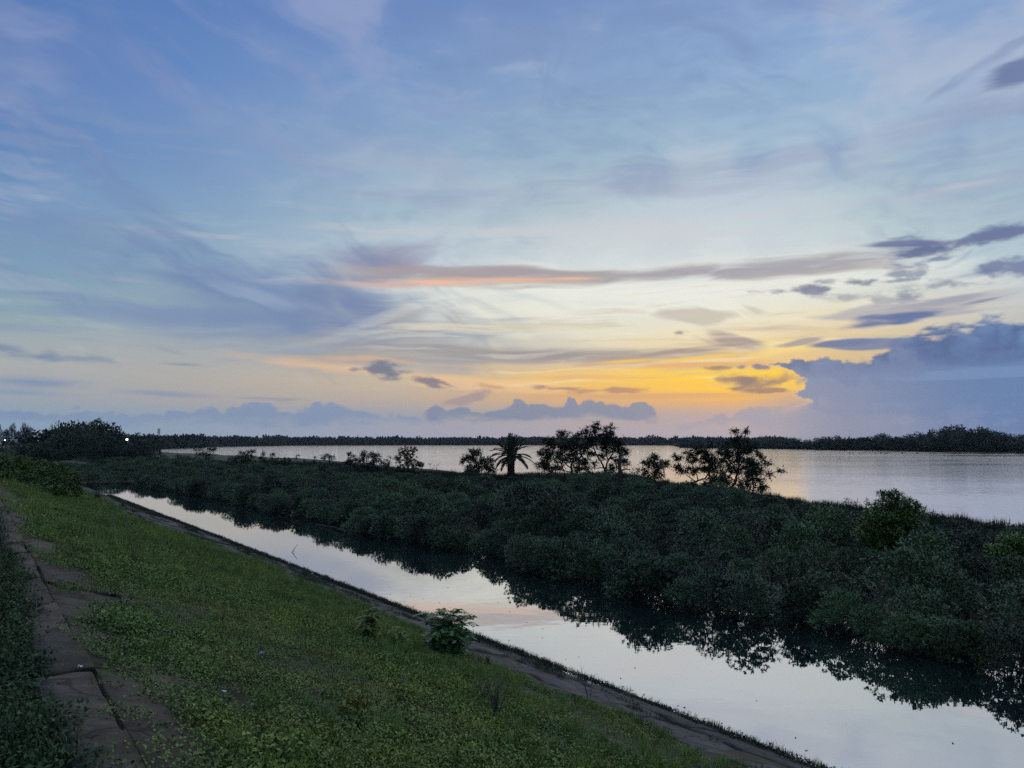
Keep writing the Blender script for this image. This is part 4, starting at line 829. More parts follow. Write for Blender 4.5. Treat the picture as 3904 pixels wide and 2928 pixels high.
# seedlings on the lake ridge
for x, y0, y1, d in ((3145, 1930, 1912, 39), (3232, 1938, 1905, 37), (3262, 1938, 1916, 37), (3305, 1940, 1908, 36), (3560, 1985, 1955, 34), (3608, 1992, 1976, 33), (1640, 1815, 1768, 76), (1665, 1815, 1775, 76), (2075, 1815, 1795, 68), (2965, 1910, 1890, 44)):
    tree('seedling', 'small sparse seedling on the lake ridge', 'plant', d, (x, y0 + 6), [([(x, y0 + 6), (x + 2, y1)], 0.8, 0.4)], [(x, y1 + 3, 12, 5), (x + 3, (y0 + y1) / 2, 14, 8)], 5, (7, 0.16, 0.05, 0.3), 'feather', 'seedlings on the lake ridge', twig=0.006)
# dead trunk standing in front of the mound
e_ = tag(empty('dead_tree', at_d(2362, 1900, 52)), 'bare dark dead trunk with one side branch before the mound trees', 'tree'); m = MB(); o_ = at_d(2362, 1900, 52); q_ = lambda x, y: at_d(x, y, 52) - o_
m.tube([q_(2362, 1905), q_(2360, 1860), q_(2364, 1800), q_(2361, 1765), q_(2370, 1722)], [.15, .13, .12, .11, .08], 8); m.build('trunk', MAT['bark'], e_)
m = MB(); m.tube([q_(2364, 1795), q_(2385, 1788), q_(2402, 1790)], [.07, .05, .03], 6); m.tube([q_(2370, 1795), q_(2380, 1812)], [.04, .03], 5); m.tube([q_(2362, 1742), q_(2384, 1732)], [.06, .04], 6); m.build('branches', MAT['bark'], e_)
m = MB()
for x, y in ((2408, 1788), (2420, 1793), (2415, 1800), (2395, 1806)): sprays(m, np.array(q_(x, y)), np.array((0.5, 0, -0.3)), 8, 0.3, 0.06, 0.6)
m.build('crown', MAT['feather'], e_)

# date palm
PD = 64; pb = at_d(1948, 1818, PD); pal_ = tag(empty('date_palm', pb), 'squat date palm with thick trunk and drooping fronds on the mound', 'palm'); kx = PD / FPX
m = MB(); prof = [(0.24, -0.3), (0.27, 0.0), (0.24, 0.3), (0.22, 0.7), (0.24, 1.2), (0.29, 1.6), (0.27, 1.9), (0.12, 2.15)]; m.lathe(prof, k=12)
for i in range(90):
    a, z = i * 2.4, 0.05 + 1.8 * i / 90; rr = float(np.interp(z, [p[1] for p in prof], [p[0] for p in prof])); b = np.array((rr * math.cos(a), rr * math.sin(a), z))
    m.tube([b - (0, 0, .04), b + np.array((math.cos(a) * .09, math.sin(a) * .09, .11))], [.06, .025], 4)
m.build('trunk', MAT['bark'], pal_)
for i in range(44):
    a = i * 2.39996; lv = i / 43.0; el = R(88 - 118 * lv + rng.uniform(-16, 16)); L = rng.uniform(1.45, 2.25) * (0.85 if lv < 0.25 else 1.0); drp = 0.25 + 1.1 * lv
    d = np.array((math.cos(a) * math.cos(el), math.sin(a) * math.cos(el), math.sin(el))); P_ = []; p = np.array((math.cos(a) * .12, math.sin(a) * .12, 1.95 - 0.3 * lv)); n_ = 14
    for j in range(n_):
        P_.append(p.copy()); dj = d - np.array((0, 0, drp * (j / n_) ** 1.3)); p = p + dj / np.linalg.norm(dj) * L / n_
    f = MB(); f.tube(P_, np.linspace(.03, .006, n_), 4); P_ = np.array(P_); T = np.gradient(P_, axis=0); T /= np.linalg.norm(T, axis=1, keepdims=True)
    side = np.cross(T, (0, 0, 1.0)); side /= np.linalg.norm(side, axis=1, keepdims=True) + 1e-6; up_ = np.cross(side, T)
    bb, dd, ll = [], [], []
    for u in np.linspace(1.5, n_ - 1, 30):
        j = min(int(u), n_ - 2); w = u - j; b = P_[j] * (1 - w) + P_[j + 1] * w
        for sg in (-1, 1): bb.append(b); dd.append(T[j] * 0.75 + sg * side[j] * 0.7 + up_[j] * 0.22 - np.array((0, 0, 0.2 * lv))); ll.append(0.40 * math.sin(math.pi * (0.12 + 0.86 * (u / n_))) + 0.06)
    fo = f.build('frond', MAT['bark'], pal_); lf_ = MB(); lf_.leaves(bb, dd, np.array(ll) * rng.uniform(.75, 1.15, len(ll)), 0.06, 0.1); lf_.build('leaflets', MAT['feather'], fo)

# grass along the ridge, the tall tuft, and rough growth on the mound
rp = [proto('p', tuft_mesh(160 + i, 34, 0.22, 0.38, 0.006, 0.5), MAT['ridge']) for i in range(3)] + [proto('p', patch_mesh(165 + i, 60, 0.3, 0.09, 0.22, tiltr=0.7), MAT['ridge']) for i in range(2)]
n = 15000; s_ = rng.uniform(-12, 150, n); t_ = ridge_t(s_) + rng.uniform(-7.0, 2.6, n); X = C0.x + DIR.x * s_ + NRM.x * t_; Y = C0.y + DIR.y * s_ + NRM.y * t_
scatter('ridge_grass', np.c_[X, Y, island_z(s_, t_) - 0.02], rng.rand(n) * 6.283, rng.uniform(0.55, 1.15, n) * (1 + 0.008 * np.clip(s_, 0, 120)), rng.randint(0, 5, n), rp, 'dark rough grass along the crest of the island')
g = tag(empty('grass_tuft', at_d(3672, 2045, 29.5)), 'tall clump of seeding grass on the ridge at right', 'grass'); me = tuft_mesh(170, 260, 0.34, 0.85, 0.006, 0.55); obj('blades', me, MAT['ridge'], g)
me = tuft_mesh(171, 26, 0.25, 1.15, 0.003, 0.3); obj('seed_stalks', me, MAT['dry'], g)

# the sprawling bush on the dike, left
sb_ = on_slope(150, 1885); sb = tag(empty('sprawling_bush', sb_), 'wide sprawling green bush over the dike crest at left', 'bush'); m = MB(); br = MB()
for px, py, ds, rx, ry in ((90, 1790, 40, 120, 60), (190, 1820, 37, 100, 60), (30, 1760, 46, 90, 40), (240, 1850, 36, 60, 44), (110, 1850, 35, 110, 50), (170, 1870, 33, 90, 36), (60, 1830, 36, 70, 50), (-40, 1770, 44, 90, 60), (280, 1868, 36, 30, 26), (20, 1735, 52, 60, 22)):
    c = np.array(at_d(px, py + 14, ds) - sb_); k = ds / FPX; nt_ = int(rx * ry / 26)
    for _ in range(nt_):
        u = unit(1)[0] * rng.rand() ** 0.35; u[2] = abs(u[2]) if rng.rand() < .6 else u[2]; p = c + u * np.array((rx * k, rx * k * 1.1, ry * k * 0.9))
        sprays(m, p, u, 9, 0.30, 0.085, 0.5)
    for _ in range(8): br.tube([c + (0, 0, -ry * k * 1.2), c + unit(1)[0] * np.array((rx, rx, ry)) * k * .8], [.03, .01], 4)
m.build('foliage', MAT['bush'], sb); br.build('stems', MAT['bark'], sb)

# ---------------------------------------------------------------- woods
def crown_mesh(seed, n_cl, per, lf, shape='round'):
    """unit tree crown, about 1 m wide and 1 m tall from z = 0.25: uneven clumps of leafy faces"""
    global rng
    keep = rng; rng = np.random.RandomState(seed); m = MB()
    for _ in range(n_cl):
        u = unit(1)[0]; h = rng.rand()
        if shape == 'round': c = np.array((u[0] * .38, u[1] * .38, 0.62 + u[2] * 0.34)) * rng.uniform(0.75, 1.08); r_ = rng.uniform(.10, .19)
        elif shape == 'tall': w = 0.34 * (1 - abs(h - 0.45) * 1.1); a = rng.rand() * 6.28; c = np.array((w * math.cos(a), w * math.sin(a), 0.12 + 0.86 * h)); r_ = rng.uniform(.08, .15)
        else: w = 0.26 * (1 - h * 0.85); a = rng.rand() * 6.28; c = np.array((w * math.cos(a), w * math.sin(a), 0.1 + 0.9 * h)); r_ = rng.uniform(.07, .11)
        v = unit(per); b = c + v * r_ * rng.uniform(0.5, 1.0, per)[:, None]
        d = v + (np.array((0.25, 0, 0.9)) if shape == 'feather' else 0.5 * unit(per)); m.leaves(b, d, lf * rng.uniform(.6, 1.3, per) * (1.8 if shape == 'feather' else 1), lf * (0.28 if shape == 'feather' else 0.75), 0.2)
    me = m.mesh('crown'); rng = keep; me.materials.append(MAT['wood']); return me
def trunk_mesh(seed):
    r_ = np.random.RandomState(seed); m = MB(); m.tube([(0, 0, -.1), (r_.normal(0, .01), 0, .25), (0, r_.normal(0, .02), .55)], [.035, .028, .015], 6)
    for i in range(5): a = i * 1.26; m.tube([(0, 0, .28 + .04 * i), (.22 * math.cos(a), .22 * math.sin(a), .55 + .05 * i)], [.014, .005], 4)
    me = m.mesh('trunk'); me.materials.append(MAT['bark']); return me
CR = [crown_mesh(700 + i, 46, 34, .075) for i in range(4)] + [crown_mesh(710 + i, 44, 32, .06, 'tall') for i in range(3)] + [crown_mesh(720 + i, 40, 30, .055, 'feather') for i in range(2)]
TR = [trunk_mesh(740 + i) for i in range(3)]
def wood_tree(name, label, group, px, py_base, py_top, dist, width, c_i, t_i=0, cat='tree'):
    """a tree with its foot under photo point (px, py_base) and top at py_top, dist metres off; width in pixels"""
    a = at_d(px, py_base, dist); h = (py_base - py_top) * dist / FPX; e_ = tag(empty(name, a, rng.rand() * 6.28), label, cat, group)
    w = width * dist / FPX; e_.scale = (w, w, h)
    obj('trunk', TR[t_i % 3], None, e_); obj('crown', CR[c_i], None, e_)
    return e_
top_l = [(90, 1668), (130, 1650), (170, 1648), (205, 1636), (240, 1622), (275, 1632), (300, 1618), (335, 1628), (365, 1614), (395, 1622), (420, 1636), (450, 1648), (480, 1664), (515, 1660), (550, 1668)]
for i, (x, y) in enumerate(top_l):
    wood_tree('wood_tree', 'dense dark evergreen in the hill-shaped wood at left', 'trees of the wood at left', x, 1775, y, 208 + 14 * rng.rand(), 105 + 25 * rng.rand(), i % 4, i)
for i, (x, y) in enumerate([(60, 1690), (110, 1690), (180, 1672), (230, 1662), (285, 1656), (330, 1655), (380, 1660), (425, 1672), (470, 1688)]):
    wood_tree('wood_tree', 'dense dark evergreen in the hill-shaped wood at left', 'trees of the wood at left', x, 1785, y, 186 + 8 * rng.rand(), 110 + 20 * rng.rand(), (i + 1) % 4, i)
for i, (x, y) in enumerate([(-40, 1632), (-10, 1628), (15, 1634), (40, 1625), (62, 1640), (85, 1624), (108, 1622), (-70, 1630)]):
    wood_tree('casuarina_tree', 'feathery upswept tree in the row at the far left', 'feathery trees at the far left', x, 1745, y, 245 + 12 * rng.rand(), 62 + 16 * rng.rand(), 7 + i % 2, i)
for i, (x, y, w) in enumerate([(150, 1716, 80), (195, 1708, 70), (225, 1722, 60), (255, 1706, 66), (300, 1710, 62), (320, 1716, 60), (350, 1690, 90), (395, 1684, 90), (415, 1712, 80), (450, 1704, 84), (490, 1700, 90), (530, 1698, 96), (565, 1718, 70), (580, 1742, 60), (478, 1708, 80), (630, 1738, 70), (680, 1740, 80), (720, 1742, 66), (120, 1728, 70)]):  # one bush near the lamp is added to block its reflection in the creek
    wood_tree('shore_bush', 'rounded bush in the row before the wood at left', 'rounded bushes before the wood', x, 1800, y, 152 + 10 * rng.rand(), w, (i * 3) % 7, i, 'bush')
# the spit on the right: trees one can tell apart, the tallest near the frame's edge
sp_x = [p[0] for p in SPIT]; sp_y = [p[1] for p in SPIT]
tops = [(2600, 1690), (2660, 1672), (2720, 1676), (2780, 1674), (2840, 1672), (2900, 1676), (2960, 1674), (3020, 1672), (3080, 1678), (3140, 1668), (3180, 1664), (3230, 1676), (3290, 1668), (3330, 1666), (3365, 1657), (3410, 1668), (3450, 1664), (3490, 1653), (3530, 1658), (3570, 1643), (3610, 1634), (3640, 1626), (3680, 1634), (3725, 1634), (3760, 1640), (3800, 1648), (3840, 1654), (3880, 1662), (3920, 1660), (3990, 1655), (4080, 1650)]
for j, off in enumerate((0, 27)):
    for i, (x, y) in enumerate(tops):
        xx = x + off; yb = float(np.interp(xx, sp_x, sp_y)); d = at_z(xx, yb, 0).y + (10 if j == 0 else 5) * (1 + (i % 3)) * 0.6; tall = 3540 < x < 3900 and j == 0
        wood_tree('spit_tree', 'tall open-crowned tree above the others on the right spit' if tall else 'dark tree lining the spit on the right shore', 'tall trees on the right spit' if tall else 'trees lining the right spit', xx, yb - 1, y + (0 if j == 0 else 10 + 8 * rng.rand()), d, 72 + 20 * rng.rand(), (i + 3 * j) % (7 if not tall else 4), i)
def treeline(name, label, line, depth, hpx, width, n, back):
    """a far wood read as one mass: many small crowns in one mesh"""
    m = MB(); xs = [p[0] for p in line]; ys = [p[1] for p in line]
    for i in range(n):
        x = rng.uniform(xs[0], xs[-1]); g_ = at_z(x, float(np.interp(x, xs, ys)), 0.0); d = g_.y + 4 + rng.rand() ** 1.5 * depth; k = d / FPX
        h = hpx(x) * k * (rng.uniform(1.0, 1.28) if rng.rand() < 0.05 else rng.uniform(0.66, 1.04)); w = width * k * rng.uniform(.7, 1.3); c = np.array((g_.x * d / g_.y, d, 0.3)); per = 46
        v = unit(per); b = c + (0, 0, h * .55) + v * np.array((w * .5, w * .5, h * .45)) * rng.uniform(.6, 1.0, per)[:, None]
        m.leaves(b, v + 0.6 * unit(per), .36 * w * rng.uniform(.6, 1.3, per), .30 * w, .2)
    tag(m.build(name, MAT['wood']), label, kind='stuff')
treeline('far_wood', 'long low wood on the far shore of the lake', FAR + [(3000, 1698)], 60, lambda x: float(np.interp(x, [500, 600, 700, 900, 1300, 1800, 2400, 3000], [42, 44, 40, 34, 27, 25, 26, 28])), 22, 1500, 1)
treeline('near_left_wood', 'dark wood on the left shore of the lake', [(430, 1716), (500, 1713.5), (620, 1711), (760, 1705.5)], 40, lambda x: 40, 36, 160, 1)
treeline('spit_undergrowth', 'dark undergrowth filling the foot of the right spit', SPIT, 14, lambda x: float(np.interp(x, [2600, 3000, 3300, 3904, 4700], [12, 16, 36, 46, 50])), 34, 420, 1)

# ---------------------------------------------------------------- lamps, mast, tower, shelter, floats
def emit(name, c, e_):
    m, nt, b = principled(name); b.inputs['Base Color'].default_value = (*c, 1); b.inputs['Emission Color'].default_value = (*c, 1); b.inputs['Emission Strength'].default_value = e_; return m
MAT['lamp'] = emit('lamp_glass', (1.0, 0.98, 0.92), 8.0); MAT['steel'] = plain_mat('weathered_steel', (0.10, 0.11, 0.12), (0.20, 0.21, 0.22), 4, 0.6)
def street_lamp(px, py, dist, zg, rad, label):
    p = at_d(px, py, dist); e_ = tag(empty('street_lamp', (p.x, p.y, zg)), label, 'lamp'); h = p.z - zg
    m = MB(); m.lathe([(.14, 0), (.14, .15), (.06, .2), (.045, h - .1), (.06, h)], k=8); m.tube([(0, 0, h - .05), (0, -.25, h + .12), (0, -.5, h + .1)], .03, 6); m.build('pole', MAT['steel'], e_)
    m = MB(); m.lathe([(.03, h + .12), (rad * .6, h + .10), (rad, h), (rad * .9, h - rad * .6), (rad * .5, h - rad), (.01, h - rad * 1.05)], (0, -.5, 0), 12); m.build('lamp_head', MAT['lamp'], e_, True)
street_lamp(488, 1675, 180, 0.9, 0.22, 'bright street lamp glowing white in front of the wood')
street_lamp(23, 1678, 205, 2.4, 0.10, 'small distant lamp at the far left by the shelter')
# grassy rise with the shelter, far left
rise = MB(); cxr = at_d(-60, 1700, 195); V = []; 
for i in range(9):
    for j in range(13):
        u, v = i / 8, j / 12; x = cxr.x - 30 + 62 * v; y = 170 + 60 * u; z = 0.4 + 3.5 * float(ss(np.array(u), 0.05, 0.6)) * float(ss(np.array(1 - v), 0.0, 0.45)); V.append((x, y, z))
rise.add(V, [(i * 13 + j, i * 13 + j + 1, (i + 1) * 13 + j + 1, (i + 1) * 13 + j) for i in range(8) for j in range(12)])
MAT['turf'] = plain_mat('turf', (0.050, 0.070, 0.034), (0.080, 0.095, 0.050), 0.5, 0.95); tag(rise.build('grass_rise', MAT['turf']), kind='structure')
p = at_d(56, 1695, 204); e_ = tag(empty('shelter', (p.x, p.y, 3.9)), 'small open shelter with pale sloping roof beside the far lamp', 'shelter'); m = MB()
for x in (-1.1, 1.1):
    for y in (-.8, .8): m = MB(); m.box((x, y, .75), (.1, .1, 1.5)); m.build('post', MAT['bark'], e_)
m = MB(); m.add([(-1.3, -1, 1.62), (.35, -1, 1.5), (.35, 1, 1.5), (-1.3, 1, 1.62), (-1.3, -1, 1.56), (.35, -1, 1.44), (.35, 1, 1.44), (-1.3, 1, 1.56)], [(0, 1, 2, 3), (7, 6, 5, 4), (0, 4, 5, 1), (1, 5, 6, 2), (2, 6, 7, 3), (3, 7, 4, 0)])
MAT['pale'] = plain_mat('pale_sheet', (0.30, 0.31, 0.31), (0.45, 0.45, 0.44), 3, 0.7); m.build('roof', MAT['pale'], e_)
m = MB(); m.box((.85, -.9, .95), (.7, .06, 1.1)); m.build('side_panel', MAT['pale'], e_)
# lattice telephone tower
d = 900; p = at_d(604, 1690, d); e_ = tag(empty('lattice_tower', (p.x, p.y, 0.5)), 'slim lattice phone tower above the trees at left', 'tower'); H = (1690 - 1636) * d / FPX + 4
for sx, sy in ((-1, -1), (1, -1), (1, 1), (-1, 1)):
    m = MB(); m.tube([(sx * 1.1, sy * 1.1, 0), (sx * .75, sy * .75, H)], [.12, .09], 5); m.build('leg', MAT['steel'], e_)
m = MB(); n_ = 9
for i in range(n_):
    z0, z1 = H * i / n_, H * (i + 1) / n_; a = 1.1 - .35 * i / n_; b = 1.1 - .35 * (i + 1) / n_
    for (x0, y0), (x1, y1) in (((-1, -1), (1, -1)), ((1, -1), (1, 1)), ((1, 1), (-1, 1)), ((-1, 1), (-1, -1))):
        m.tube([(x0 * a, y0 * a, z0), (x1 * b, y1 * b, z1)], .06, 4); m.tube([(x1 * a, y1 * a, z0), (x0 * b, y0 * b, z1)], .06, 4); m.tube([(x0 * b, y0 * b, z1), (x1 * b, y1 * b, z1)], .06, 4)
m.build('bracing', MAT['steel'], e_)
for i in range(6):
    m = MB(); a = i * 1.047; m.box((1.25 * math.cos(a), 1.25 * math.sin(a), H - 1.2 - 3.0 * (i % 2)), (.5, .5, 2.4), a); m.build('antenna', MAT['pale'], e_)
d = 1550; p = at_d(2376, 1690, d); e_ = tag(empty('radio_mast', (p.x, p.y, 0.5)), 'thin mast on the far shore right of the mound trees', 'mast'); m = MB(); Hm = (1697 - 1657) * d / FPX; m.tube([(0, 0, 0), (0, 0, Hm)], [.7, .35], 6); m.build('pole', MAT['steel'], e_)
m = MB(); m.box((0, 0, Hm * .92), (1.6, .5, 1.2)); m.build('antenna', MAT['steel'], e_)
# net floats
MAT['float'] = plain_mat('float_plastic', (0.012, 0.013, 0.015), (0.03, 0.03, 0.03), 8, 0.5)
fb = MB(); fb.lathe([(.05, -.22), (.26, -.20), (.31, -.05), (.31, .12), (.26, .26), (.10, .30), (.06, .40), (.01, .41)], k=12); fm = fb.mesh('float_body', True); fm.materials.append(MAT['float'])
rb = MB(); rb.lathe([(.315, -.02), (.335, .0), (.335, .05), (.315, .07)], k=12); rm = rb.mesh('band', True); rm.materials.append(MAT['steel'])
for x, y, k_ in ((2838, 1717, .9), (2970, 1714, .8), (2985, 1715, .9), (3000, 1716, .8), (3060, 1730, .8), (3240, 1729, .9), (3251, 1728.5, 1), (3277, 1729, .8), (3290, 1729, .8), (3338, 1729, .9), (3358, 1728.5, 1.2), (3377, 1729.5, 1.4), (3384, 1729.5, 1.1), (3393, 1728.5, .8), (3441, 1729.5, 1.5), (3453, 1728.5, 1), (3497, 1729.5, 1.6), (3547, 1730, 1.1), (3560, 1729.5, 1.2), (3583, 1728.5, .9), (3593, 1728.5, .9), (3625, 1730, .9), (3636, 1729, .8), (3645, 1729, .9), (3617, 1740, .6), (3680, 1729, 1.3), (3700, 1729, 1.4), (3732, 1728.5, .9), (3740, 1729, .9), (3770, 1728.5, .8), (3821, 1730, 1.3), (3854, 1729, 1), (3868, 1728, 1.4), (3874, 1729, 1.1)):
    e_ = tag(empty('net_float', at_z(x, y, 0.0), rng.rand()), 'small black net float in the row before the right spit', 'float', 'net floats off the spit'); e_.scale = (k_ * .9,) * 3; obj('band', rm, None, obj('body', fm, None, e_))

# ---------------------------------------------------------------- small things by the creek and on the slope
def branch(name, label, cat, pts, mat='dry', parent_parts=None, group=None):
    o0 = pts[0][0][0]; e_ = tag(empty(name, o0), label, cat, group)
    for i, (pp, rr) in enumerate(pts):
        m = MB(); m.tube([Vector(p) - Vector(o0) for p in pp], rr, 5); m.build('stem' if i == 0 else 'twig', MAT[mat], e_)
    return e_
ps = on_slope(1090, 2135)
branch('forked_stick', 'forked bare stick standing at the water edge', 'stick', [([ps, ps + Vector((.16, .1, .22)), ps + Vector((.42, .2, .62))], [.02, .016, .008]), ([ps + Vector((.16, .1, .22)), ps + Vector((-.16, .0, .30))], [.012, .005]), ([ps + Vector((.25, .15, .35)), ps + Vector((.36, .15, .34))], [.008, .004])], 'bark')
a, b = at_z(1205, 1998, .04), at_z(1398, 2052, .02)
branch('fallen_branch', 'thin fallen branch lying on the dark creek water', 'branch', [([a, a.lerp(b, .4) + Vector((0, 0, .10)), a.lerp(b, .7) + Vector((0, 0, .05)), b], [.035, .03, .025, .012]), ([a.lerp(b, .3) + Vector((0, 0, .07)), a.lerp(b, .45) + Vector((.3, .9, .25))], [.015, .006])], 'bark')
for x, y, h in ((1597, 2063, 1.0), (3177, 2440, 0.6)):
    p = at_z(x, y, -0.3); m = MB(); m.tube([p - p, Vector((.01, 0, h * .6)), Vector((.03, .01, h + .3))], [.045, .042, .035], 7)
    e_ = tag(empty('wooden_stake', p), 'upright dark stake in the creek before the mangroves', 'stake', 'stakes along the mangrove edge'); m.build('shaft', MAT['bark'], e_)
p = on_slope(2632, 2712); e_ = tag(empty('stump', p), 'small dark stake top just above the bank at lower right', 'stake'); m = MB(); m.lathe([(.06, -.2), (.055, .06), (.05, .15), (.035, .17), (.005, .172)], k=8); m.build('shaft', MAT['bark'], e_)
# compound-leaved weeds growing on the slope
MAT['senna'] = leaf_mat('senna_leaf', (0.050, 0.115, 0.030), (0.078, 0.145, 0.034), 0.5, 1.5, 0.2)
def senna(px, py, height, nb, label, seed, spread=1.0, mat='senna'):
    global rng
    keep = rng; rng = np.random.RandomState(seed); p = on_slope(px, py); e_ = tag(empty('leafy_weed', p), label, 'plant'); st_ = MB(); lf = MB()
    for i in range(nb):
        a = rng.rand() * 6.28; lean = rng.uniform(0, .35) * spread; h = height * rng.uniform(.6, 1.0); tip = np.array((math.cos(a) * lean * h, math.sin(a) * lean * h, h)); st_.tube([(0, 0, -.05), tip * .5 + (0, 0, .05), tip], [.012, .009, .005], 5)
        for u in np.linspace(.2, 1, 11):
            q_ = tip * u; aa = rng.rand() * 6.28; d = np.array((math.cos(aa), math.sin(aa), .35 + .3 * (u > .9))); L = height * .42 * rng.uniform(.7, 1.15); R_ = [q_ + d * L * w - np.array((0, 0, 1)) * L * .55 * w * w for w in np.linspace(0, 1, 8)]
            st_.tube(R_, [.005, .002], 4); R_ = np.array(R_); T = np.gradient(R_, axis=0); sd_ = np.cross(T, (0, 0, 1.0)); sd_ /= np.linalg.norm(sd_, axis=1, keepdims=True) + 1e-6
            b = np.concatenate((R_[1:], R_[1:])); dd = np.concatenate((sd_[1:], -sd_[1:])) + .35 * np.concatenate((T[1:], T[1:])) / (np.linalg.norm(T[1:]) + 1e-6) * 3
            lf.leaves(b, dd, L * .36, L * .17, .1, np.tile((0, 0, 1.0), (len(b), 1)))
    st_.build('stems', MAT['bark'], e_); lf.build('foliage', MAT[mat], e_); rng = keep
senna(1715, 2510, 0.72, 17, 'largest dark leafy weed on the slope near the concrete edge', 901, 1.5)
senna(1400, 2445, 0.48, 5, 'tall pale-stemmed leafy weed left of the dark one', 902, 1.0, 'cover')
senna(1532, 2470, 0.36, 3, 'small leafy weed between the two larger ones', 903, 1.0, 'cover')
senna(1860, 2545, 0.18, 3, 'low leafy sprout at the edge of the bare concrete', 904, 1.2)
senna(365, 1915, 0.50, 7, 'low dark weed at the foot of the sprawling bush', 905, 1.8)
senna(470, 1935, 0.40, 5, 'low dark weed beside the far bare bank', 906, 1.8)
def dry_plant(px, py, height, n, label, seed, group=None):
    r_ = np.random.RandomState(seed); p = on_slope(px, py); e_ = tag(empty('dry_weed', p), label, 'plant', group)
    for i in range(n):
        a = r_.rand() * 6.28; le = r_.uniform(.05, .4); h = height * r_.uniform(.6, 1.05); t_ = np.array((math.cos(a) * le * h, math.sin(a) * le * h, h)); m = MB(); m.tube([(0, 0, -.03), t_ * .55 + r_.normal(0, .01, 3), t_], [.005, .004, .002], 4)
        for u in (.45, .6, .75, .88): m.tube([t_ * u, t_ * u + np.array((r_.normal(0, .05), r_.normal(0, .05), .06)) * height * 2], [.003, .001], 3)
        m.build('stalk', MAT['bark'] if i % 2 else MAT['dry'], e_)
dry_plant(1888, 2745, .42, 14, 'grey dead twiggy weed low on the slope', 911); dry_plant(1850, 2680, .30, 8, 'second grey twiggy weed just above the first', 912)
dry_plant(425, 2085, .75, 3, 'tall thin dry stalk in the upper grass', 913); dry_plant(515, 2155, .9, 6, 'loose clump of dry stalks in the upper grass', 914); dry_plant(385, 2005, .6, 4, 'dark dry stalks near the far bank', 915); dry_plant(845, 2378, .32, 3, 'single dark sprig standing in the open grass', 916); dry_plant(2250, 2690, .5, 3, 'thin dry stalk on the bare concrete', 917)
MAT['lime'] = leaf_mat('lime_leaf', (0.16, 0.19, 0.03), (0.22, 0.22, 0.04), .5, 3, .2)
p = on_slope(1362, 2742); e_ = tag(empty('yellow_weed', p), 'small yellow-green weed in the lower grass', 'plant'); m = MB(); az = rng.rand(60) * 6.28; el = rng.uniform(.2, 1.3, 60)
m.leaves(np.c_[rng.normal(0, .05, (60, 2)), rng.uniform(.05, .16, 60)], np.c_[np.cos(az) * np.cos(el), np.sin(az) * np.cos(el), np.sin(el)], .09, .03); m.build('foliage', MAT['lime'], e_); m = MB(); m.tube([(0, 0, -.05), (0, 0, .12)], .006, 4); m.build('stem', MAT['bark'], e_)
ps = on_slope(1520, 2655)
branch('fallen_twig', 'pale bare twig lying in the grass of the slope', 'twig', [([ps + Vector((0, 0, .08)), ps + Vector((.03, .03, .14)), ps + Vector((.12, .1, .20)), ps + Vector((.22, .2, .27))], [.007, .006, .004, .002]), ([ps + Vector((.06, .05, .16)), ps + Vector((.0, .12, .20))], [.004, .002])])
ps = on_slope(1180, 2715); branch('fallen_twig', 'curved dry twig in the lower left grass', 'twig', [([ps + Vector((0, 0, .05)), ps + Vector((.05, .08, .11)), ps + Vector((.10, .22, .15))], [.005, .004, .002])])
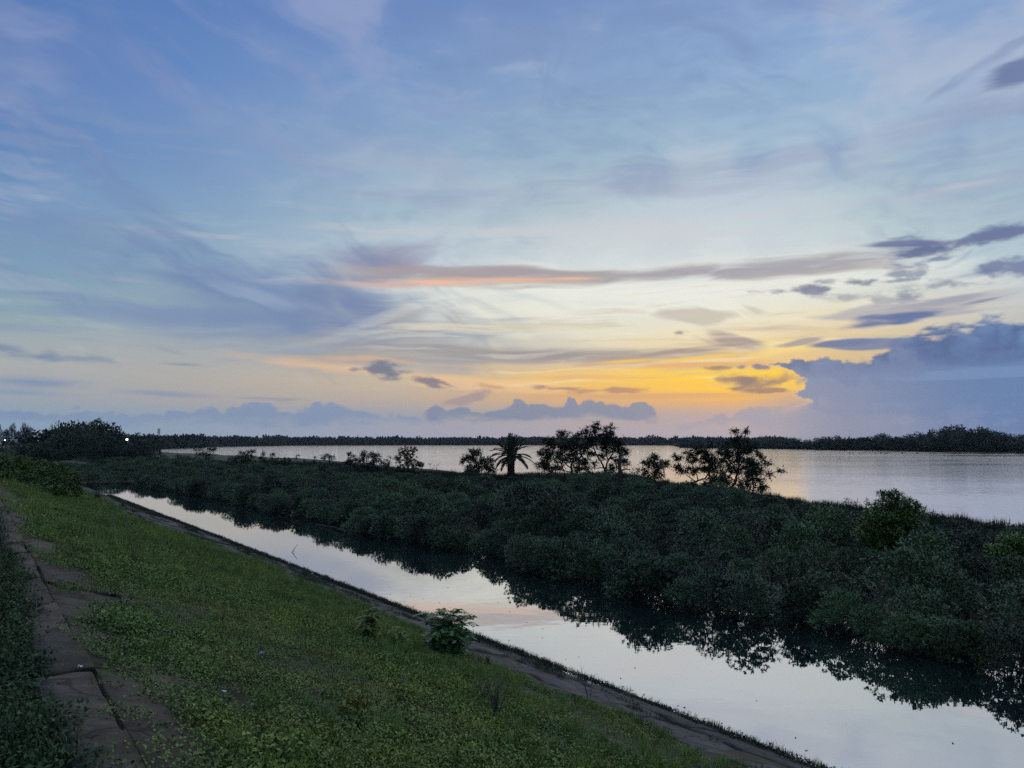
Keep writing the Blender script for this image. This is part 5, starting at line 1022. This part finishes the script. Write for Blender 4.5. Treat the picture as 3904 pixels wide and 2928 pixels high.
# leaves and scum drifting on the creek
fl = MB(); n = 260; s_ = rng.uniform(-6, 55, n); t_ = np.where(rng.rand(n) < .55, 9.5 + np.abs(rng.normal(0, .25, n)), rng.uniform(9.6, 15.0, n)); P3 = np.c_[C0.x + DIR.x * s_ + NRM.x * t_, C0.y + DIR.y * s_ + NRM.y * t_, np.full(n, 0.012)]; az = rng.rand(n) * 6.28
fl.leaves(P3, np.c_[np.cos(az), np.sin(az), np.zeros(n)], rng.uniform(.03, .09, n), .03, 0.02, np.tile((0, 0, 3.0), (n, 1))); tag(fl.build('floating_leaves', MAT['moss']), 'scattered dead leaves drifting on the creek', kind='stuff')
# litter
MAT['white'] = plain_mat('litter_white', (.55, .56, .56), (.7, .7, .68), 30, .6); MAT['blue'] = plain_mat('litter_blue', (.14, .20, .42), (.22, .28, .50), 30, .6)
def scrap(px, py, sz, label, mat='white', on='slope', group=None, lift=.06):
    p = on_slope(px, py); m = MB(); n_ = 5; u, v = np.meshgrid(np.linspace(-.5, .5, n_), np.linspace(-.5, .5, n_)); z = rng.normal(0, .12, u.shape); V = np.stack((u + rng.normal(0, .05, u.shape), v * .7, z), -1).reshape(-1, 3) * sz
    i = np.arange(n_ * n_).reshape(n_, n_); q = np.stack((i[:-1, :-1], i[1:, :-1], i[1:, 1:], i[:-1, 1:]), -1).reshape(-1, 4); m.add(V, q); m.add(V - (0, 0, sz * .05), q[:, ::-1])
    o = m.build('litter', MAT[mat]); o.location = p + Vector((0, 0, lift)); tag(o, label, 'litter', group)
scrap(998, 2522, .05, 'crumpled blue wrapper caught in the grass', 'blue', lift=.09)
scrap(853, 2682, .03, 'white scrap of paper in the lower left grass', lift=.09); scrap(305, 2556, .03, 'pale chip lying on the coping', lift=.03)
for x, y in ((162, 1977), (120, 1914), (485, 2042), (1190, 2196)): scrap(x, y, .06, 'tiny white speck of litter in the grass', group='white litter specks on the slope', lift=.08)

# ---------------------------------------------------------------- dusk air
hz = MB(); hz.box((0, 3000, 17.0), (9000, 7400, 41.0)); haze = hz.build('haze', None); tag(haze, kind='stuff')
hm = bpy.data.materials.new('haze'); hm.use_nodes = True; hm.node_tree.nodes.clear(); pv = hm.node_tree.nodes.new('ShaderNodeVolumePrincipled'); ho = hm.node_tree.nodes.new('ShaderNodeOutputMaterial')
pv.inputs['Color'].default_value = (0.80, 0.86, 0.95, 1); pv.inputs['Density'].default_value = 0.00005; pv.inputs['Anisotropy'].default_value = 0.2
hm.node_tree.links.new(pv.outputs[0], ho.inputs['Volume']); haze.data.materials.append(hm)
